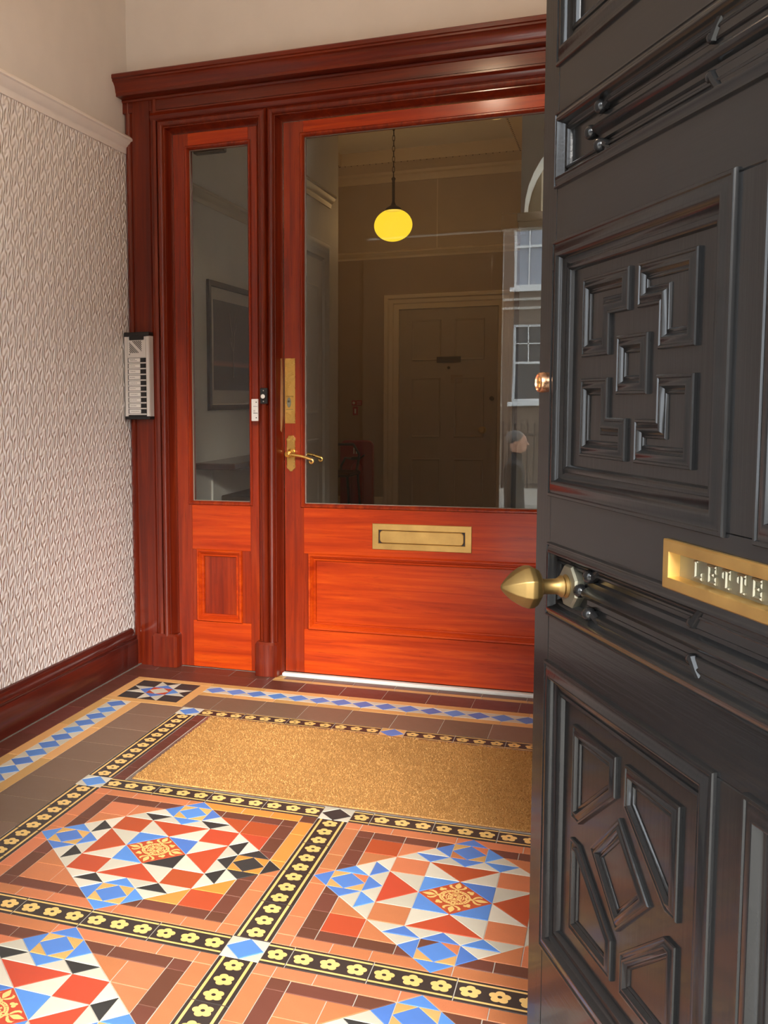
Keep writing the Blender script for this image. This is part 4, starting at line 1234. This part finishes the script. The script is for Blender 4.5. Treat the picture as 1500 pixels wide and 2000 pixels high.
kx3 = q(876, 718); mb = MB(); mb.lathe([(.012, .010), (.012, .018), (0, .02)], lambda u, v, h: (kx3.x+u, HYE-h, kx3.z+v), 10); part('viewer', mb, M_BRONZE, FDR)
# skirting of far wall
mb = along_xr([(0, 0), (.02, 0), (.02, .16), (.012, .19), (0, .20)], -1.09, dl-ah, HYE); struct(obj('baseboard_far', mb, M_HALLT))
mb = along_y([(0, 0), (.02, 0), (.02, .22), (.010, .25), (0, .25)], HY0, 3.2, XL+.002, 1); struct(obj('baseboard_hall', mb, M_HALLG))
# fire signs and stand against the far wall
SGN = q(696, 787)
mb = MB(); mb.bbox(SGN.x-.045, SGN.x+.045, HYE-.006, HYE-.0005, SGN.z-.022, SGN.z+.022, .001)
s1 = tag(obj('fire_sign', mb, M_REDSG), 'small wide red fire notice on the far hall wall above the red stand', 'sign')
mb = MB(); mb.lathe([(.012, .006), (.012, .007), (0, .0072)], lambda u, v, h: (SGN.x-.026+u, HYE-h, SGN.z+v), 10); mb.box(SGN.x+.0, SGN.x+.038, HYE-.0072, HYE-.006, SGN.z-.012, SGN.z-.008); mb.box(SGN.x+.0, SGN.x+.038, HYE-.0072, HYE-.006, SGN.z+.004, SGN.z+.008); obj('sign_symbol', mb, M_LABEL, s1, 0)
mb = MB(); mb.bbox(SGN.x-.034, SGN.x+.010, HYE-.006, HYE-.0005, SGN.z-.105, SGN.z-.032, .001)
s2 = tag(obj('fire_sign', mb, M_REDSG), 'small upright red fire notice just below the wide one', 'sign')
mb = MB(); mb.bbox(SGN.x-.020, SGN.x-.006, HYE-.0072, HYE-.006, SGN.z-.09, SGN.z-.05, .0005); obj('sign_symbol', mb, M_LABEL, s2, 0)
YST = 5.95
sl, sr = ray_at(665, 900, YST).x, ray_at(730, 900, YST).x; st = ray_at(700, 860, YST).z
ST = tag(empty('extinguisher_stand', ((sl+sr)/2, YST, 0)), 'dark red rounded plastic extinguisher stand on the hall floor by the far wall', 'stand')
mb = MB(); mb.prism(rrect(sl, .02, sr, st, .05, 6), -.02, .02, FACE(YST), .008); part('back_board', mb, M_REDPL, ST)
mb = MB(); mb.bbox(sl-.01, sr+.01, YST-.20, YST+.04, 0.001, .10, .02); part('base', mb, M_REDPL, ST)
mb = MB(); xm = (sl+sr)/2; mb.box(xm-.025, xm-.017, YST-.0215, YST-.0195, st-.11, st-.06); mb.box(xm-.005, xm+.003, YST-.0215, YST-.0195, st-.11, st-.06); part('stand_mark', mb, M_LABEL, ST, 0)
EX = tag(empty('fire_extinguisher', (xm+.02, YST-.10, .10)), 'dark red fire extinguisher standing in the red stand', 'extinguisher')
mb = MB(); mb.lathe([(.045, .101), (.05, .11), (.05, .46), (.04, .50), (.018, .525), (.016, .55)], lambda u, v, h: (xm+.02+u, YST-.10+v, h), 18); part('cylinder', mb, M_REDPL, EX)
mb = MB(); mb.bbox(xm-.02, xm+.05, YST-.115, YST-.085, .548, .575, .004); mb.tube([(xm+.05, YST-.10, .56), (xm+.085, YST-.10, .59)], .006, 6); part('valve', mb, M_BLACK, EX)
mb = MB(); mb.tube([(xm-.02+.0, YST-.10, .56), (xm-.07, YST-.11, .565), (xm-.105, YST-.115, .50), (xm-.11, YST-.12, .42)], .010, 8); part('hose', mb, M_BLACK, EX)
# folding chair at the left
chx = ray_at(655, 930, 5.55).x
CH = tag(empty('metal_chair', (chx, 5.55, 0)), 'dark metal-framed chair in the shadow left of the red stand', 'chair')
mb = MB(); mb.bbox(chx-.20, chx+.16, 5.36, 5.74, .44, .475, .012); part('seat', mb, M_BRONZE, CH)
for sx in (-.18, .14):
    for sy in (-.17, .17):
        mb = MB(); mb.tube([(chx+sx, 5.55+sy, .45), (chx+sx+(.03 if sx > 0 else -.03), 5.55+sy*1.1, 0.001)], .010, 8); part('leg', mb, M_BLACK, CH)
mb = MB(); mb.tube([(chx+.13, 5.72, .46), (chx+.15, 5.73, .60), (chx+.10, 5.74, .68), (chx-.10, 5.74, .68), (chx-.17, 5.73, .62), (chx-.18, 5.72, .46)], .011, 8); part('back_hoop', mb, M_BLACK, CH)
# picture on the hall's left wall
def onleft(px, py, x=XL+.002):
    d = FW+RT*((px-CPX)/CF)-UP*((py-CPY)/CF); t = (x-CAMP.x)/d.x; return CAMP+d*t
pa, pb_ = onleft(402, 545), onleft(402, 802); py0 = pa.y; ptz, pbz = pa.z, pb_.z
py1 = onleft(492, 700).y
PIC = tag(empty('framed_picture', (XL, (py0+py1)/2, pbz)), 'black framed dark print of a pale bare tree at dusk, seen through the side pane', 'picture')
F = lambda u, v, h: (XL+.003+h, u, v)
mb = MB(); mb.sweep(rect(py0, pbz, py1, ptz), [(0, 0), (0, .012), (.003, .015), (.026, .015), (.029, .012), (.029, .006)], F); part('frame', mb, M_BLACK, PIC)
mb = MB(); mb.box(XL+.003, XL+.011, py0+.02, py1-.02, pbz+.02, ptz-.02); part('mount', mb, plain('mount_card', (.62, .55, .47), .7), PIC, 0)
t = NT('dusk_print'); gg = t.node('ShaderNodeTexCoord'); sp = t.node('ShaderNodeSeparateXYZ'); t.link(gg.outputs['Generated'], sp.inputs[0])
cc = t.ramp(sp.outputs['Z'], [(.0, (.045, .030, .026)), (.26, (.050, .032, .030)), (.285, (.30, .12, .07)), (.34, (.10, .06, .055)), (1, (.050, .045, .035))]); t.setb(Base_Color=cc, Roughness=.4)
mgn = .065
mb = MB(); mb.box(XL+.011, XL+.0125, py0+mgn, py1-mgn, pbz+mgn+.03, ptz-mgn-.02); prt = part('print', mb, t.m, PIC, 0)
mb = MB(); yc = (py0+py1)/2+.01; X0 = XL+.0132
def br(pts, r0): mb.tube([(X0, yc+a, pbz+z) for a, z in pts], [r0*(1-.6*i/(len(pts)-1)) for i in range(len(pts))], 6)
Hh = ptz-pbz
br([(.0, Hh*.26), (-.002, Hh*.40), (.0, Hh*.48)], .0035)
br([(0, Hh*.47), (-.03, Hh*.53), (-.05, Hh*.58)], .0025); br([(0, Hh*.48), (.01, Hh*.56), (.012, Hh*.66), (.03, Hh*.78)], .0025)
br([(-.02, Hh*.52), (-.015, Hh*.62), (-.04, Hh*.70), (-.05, Hh*.78)], .0022); br([(.012, Hh*.60), (.035, Hh*.66), (.045, Hh*.72)], .002)
o = obj('printed_tree', mb, plain('pale_tree_ink', (.30, .26, .22), .6)); o.parent = prt; 
bpy.context.view_layer.update(); o.matrix_parent_inverse = prt.matrix_world.inverted()
# console shelf and its bracket
sa = onleft(378, 905); sb = onleft(470, 893)
SH = tag(empty('wall_shelf', (XL, sa.y+.4, sa.z)), 'dark wooden shelf on the hall wall under the picture', 'shelf')
mb = MB(); mb.bbox(XL+.002, XL+.20, sa.y, sa.y+1.15, sa.z-.028, sa.z, .004); part('board', mb, wood('dark_shelf_wood', 'y', (.03, .012, .008), (.06, .025, .016), (.09, .04, .025)), SH)
for yy in (sa.y+.22, sa.y+.95):
    mb = MB(); mb.bbox(XL+.002, XL+.012, yy-.006, yy+.006, sa.z-.20, sa.z-.028, .002); mb.bbox(XL+.002, XL+.15, yy-.006, yy+.006, sa.z-.042, sa.z-.028, .002); part('bracket', mb, M_HALLG, SH)
lo_ = onleft(428, 987); lo_.z += .05; LB = max(.45, onleft(489, 966).y-lo_.y)
BN = tag(empty('low_bench', (XL, lo_.y+LB/2, 0)), 'low dark bench along the hall wall under the shelf', 'bench')
mb = MB(); mb.bbox(XL+.02, XL+.24, lo_.y-.02, lo_.y+LB, lo_.z-.04, lo_.z, .005); part('seat', mb, M_BRONZE, BN)
for yy in (lo_.y+.05, lo_.y+LB-.06):
    for xx in (XL+.045, XL+.205):
        mb = MB(); mb.bbox(xx-.018, xx+.018, yy-.018, yy+.018, 0.0005, lo_.z-.04, .003); part('leg', mb, M_BRONZE, BN)
# dark bar at the head of the side light, hall side
mb = MB(); mb.bbox(-.215, -.09, 1.30, 1.335, 1.975, 2.02, .004)
struct(obj('trim_dark_bar', mb, M_BRONZE))

# ------------------------------------------------------------------ street outside
st_ = MB(); st_.box(-1.2, 2.6, -3.4, YF-.36, -1.2, -.0)
struct(obj('floor_landing', st_, M_STONE, None, 0))
for k in range(5):
    mb = MB(); z = -.18*(k+1); mb.bbox(-.6, 2.0, -3.4-.30*(k+1), -3.4-.30*k, -1.08, z, .006)
    struct(obj('floor_step_%d' % (k+1), mb, M_STONE, None, 0))
mb = MB(); mb.box(-30, 30, -9.0, YF-.40, -1.18, -1.08); struct(obj('floor_pavement', mb, M_STONE, None, 0))
mb = MB(); mb.box(-30, 30, -16.5, -9.0, -1.28, -1.18); struct(obj('floor_road', mb, M_ROAD, None, 0))
mb = MB(); mb.box(-30, 30, -20, -16.5, -1.18, -1.08); struct(obj('floor_far_pavement', mb, M_STONE, None, 0))
# terrace opposite
YT = -20.0
BD = tag(empty('terraced_house', (-.4, YT, -1.08)), 'brown town house with white sash windows mirrored in the door glass', 'building')
cols = [-8.4, -5.6, -3.0, -.50, 2.1, 5.3, 8.2]; ww, rowz = 1.05, [(.95, 2.72), (3.55, 5.4)]
xs = [-11]+[v for c in cols for v in (c-ww/2, c+ww/2)]+[11]
mb = MB()
for i in range(0, len(xs), 2): mb.box(xs[i], xs[i+1], YT-.3, YT, -1.08, 5.75)
for c in cols:
    zz = [-1.08]+[v for r_ in rowz for v in r_]+[5.75]
    for i in range(0, len(zz), 2): mb.box(c-ww/2, c+ww/2, YT-.3, YT, zz[i], zz[i+1])
part('brick_wall', mb, M_BRICK, BD, 0)
for z in (3.05, 3.25): 
    mb = MB(); mb.bbox(-11, 11, YT-.02, YT+.06, z, z+.06, .01); part('string_course', mb, M_STONE, BD)
mb = MB(); mb.bbox(-11, 11, YT-.1, YT+.25, 5.75, 6.0, .04); part('parapet', mb, M_STONE, BD)
M_SASH = plain('sash_white', (.80, .80, .78), .5); M_BLIND = plain('white_blind', (.33, .36, .42), .7); M_DGL = plain('dark_room', (.05, .055, .06), .2)
for ri, (z0, z1) in enumerate(rowz):
    for c in cols:
        x0, x1 = c-ww/2, c+ww/2; zm = (z0+z1)/2
        mb = MB(); F = FACE(YT-.12); F = lambda u, v, h: (u, YT-.12+h, v)
        mb.sweep(rect(x0, z0, x1, z1), [(0, 0), (0, .08), (.06, .08), (.06, 0)], F); mb.box(x0, x1, YT-.12, YT-.05, zm-.025, zm+.025)
        for i in (1, 2): mb.box(x0+ww*i/3-.012, x0+ww*i/3+.012, YT-.11, YT-.07, zm if ri == 0 else z0, z1)
        mb.box(x0, x1, YT-.11, YT-.07, zm+(z1-zm)*.5-.012, zm+(z1-zm)*.5+.012)
        win = part('sash_window', mb, M_SASH, BD, 0)
        m2 = MB(); m2.box(x0, x1, YT-.14, YT-.12, z0, z1); p_ = obj('window_pane', m2, M_BLIND if ri else M_DGL, None, 0); p_.parent = win
        bpy.context.view_layer.update(); p_.matrix_parent_inverse = win.matrix_world.inverted()
        m3 = MB(); m3.bbox(x0-.08, x1+.08, YT-.02, YT+.12, z0-.10, z0, .01); part('window_sill', m3, M_SASH, BD)
# area railings opposite
RL = tag(empty('railings', (0, -18.4, -1.08)), 'black iron railings before the brown house across the street', 'railing')
mb = MB(); mb.bbox(-8, 8, -18.43, -18.37, .22, .26, .004); mb.bbox(-8, 8, -18.43, -18.37, -.85, -.81, .004); part('rail', mb, M_IRON, RL)
rb = MB(); rb.tube([(0, 0, -1.08), (0, 0, .40), (0, 0, .46), (0, 0, .52)], [.011, .011, .020, .002], 6); rme = rb.mesh('railing_bar', [M_IRON])
for k in range(100):
    o = link('railing_bar', rme); o.location = (-6.5+k*.13, -18.4, 0); child_local(o, RL)
mb = MB(); mb.box(-8, 8, -18.6, -18.2, -1.08, -.92); part('kerb', mb, M_STONE, RL, 0)

# passer-by in the street ------------------------------------------------------
def person(loc, rz):
    root = tag(empty('person', loc), 'person in a dark jacket passing in the street, mirrored in the door glass', 'person')
    root.rotation_euler = (0, 0, rz)
    V = [(0, 0, .93, .135), (0, .01, 1.10, .13), (0, .02, 1.28, .155), (0, .02, 1.42, .13), (0, .0, 1.50, .062), (0, -.02, 1.58, .058),      # 0-5 pelvis..neck
         (.19, .02, 1.41, .075), (.24, .02, 1.14, .055), (.22, -.12, .92, .042), (-.19, .02, 1.41, .075), (-.25, .06, 1.14, .055), (-.24, .02, .90, .042),
         (.095, 0, .86, .105), (.10, -.10, .50, .075), (.10, -.10, .12, .052), (.10, -.22, .05, .045),
         (-.095, 0, .86, .105), (-.10, .02, .50, .075), (-.10, .16, .13, .052), (-.10, .04, .05, .045)]
    E_ = [(0, 1), (1, 2), (2, 3), (3, 4), (4, 5), (3, 6), (6, 7), (7, 8), (3, 9), (9, 10), (10, 11), (0, 12), (12, 13), (13, 14), (14, 15), (0, 16), (16, 17), (17, 18), (18, 19)]
    me = bpy.data.meshes.new('body'); me.from_pydata([v[:3] for v in V], E_, [])
    o = bpy.data.objects.new('body', me); COL.objects.link(o)
    sk = o.modifiers.new('skin', 'SKIN'); 
    for i, v in enumerate(V):
        me.skin_vertices[0].data[i].radius = (v[3], v[3]*(.8 if i < 4 else 1)); me.skin_vertices[0].data[i].use_root = (i == 0)
    o.modifiers.new('sub', 'SUBSURF').levels = 2; o.modifiers['sub'].render_levels = 2
    jk = plain('dark_jacket', (.016, .015, .014), .8); tr = plain('dark_trousers', (.03, .032, .045), .8); me.materials.append(jk)
    o.parent = root
    skin = plain('skin', (.50, .27, .18), .5); hair = plain('grey_hair', (.14, .125, .115), .8)
    mb = MB()
    rings = []
    prof = [(1.545, .040, -.01), (1.57, .062, -.028), (1.60, .070, -.028), (1.64, .078, -.02), (1.68, .080, -.015), (1.72, .074, -.01), (1.755, .052, -.005), (1.772, .015, 0)]
    n = 16
    for z, r, yo in prof: rings.append(mb.add([(r*.86*math.cos(2*math.pi*i/n), yo+r*1.15*math.sin(2*math.pi*i/n), z) for i in range(n)]))
    for a, c in zip(rings, rings[1:]):
        for i in range(n): mb.face((a+i, a+(i+1) % n, c+(i+1) % n, c+i))
    mb.face([rings[-1]+i for i in range(n)]); mb.face([rings[0]+n-1-i for i in range(n)])
    mb.tube([(0, -.098, 1.675), (0, -.120, 1.635), (0, -.100, 1.622)], [.008, .014, .010], 8)
    for s_ in (-1, 1): mb.ball((s_*.072, .0, 1.65), .022, 8, 6, (.4, .8, 1.2))
    obj('head', mb, skin, root)
    mb = MB()
    for s_ in (-1, 1): mb.ball((s_*.030, -.092, 1.668), .010, 8, 6)
    mb.ball((0, -.100, 1.600), .018, 8, 6, (1.2, .4, .3)); obj('face_features', mb, plain('dark_eyes', (.06, .035, .03), .4), root)
    mb = MB(); mb.ball((0, .012, 1.705), .094, 16, 10, (.86, 1.06, .86)); obj('hair', mb, hair, root)
    for s_, hp in ((1, (.22, -.12, .92)), (-1, (-.24, .02, .90))):
        mb = MB(); mb.ball((hp[0], hp[1]-.01, hp[2]-.05), .040, 10, 6, (.5, .9, 1.1))
        for k in range(4): mb.tube([(hp[0], hp[1]-.035+.018*k, hp[2]-.08), (hp[0]-.004*s_, hp[1]-.034+.016*k, hp[2]-.125), (hp[0]-.016*s_, hp[1]-.030+.015*k, hp[2]-.155)], [.009, .008, .006], 6)
        mb.tube([(hp[0], hp[1]-.035, hp[2]-.035), (hp[0]-.012*s_, hp[1]-.060, hp[2]-.07), (hp[0]-.018*s_, hp[1]-.062, hp[2]-.10)], [.010, .009, .007], 6)
        obj('hand', mb, skin, root)
    return root
person((.33, -6.2, -1.08), R(90))
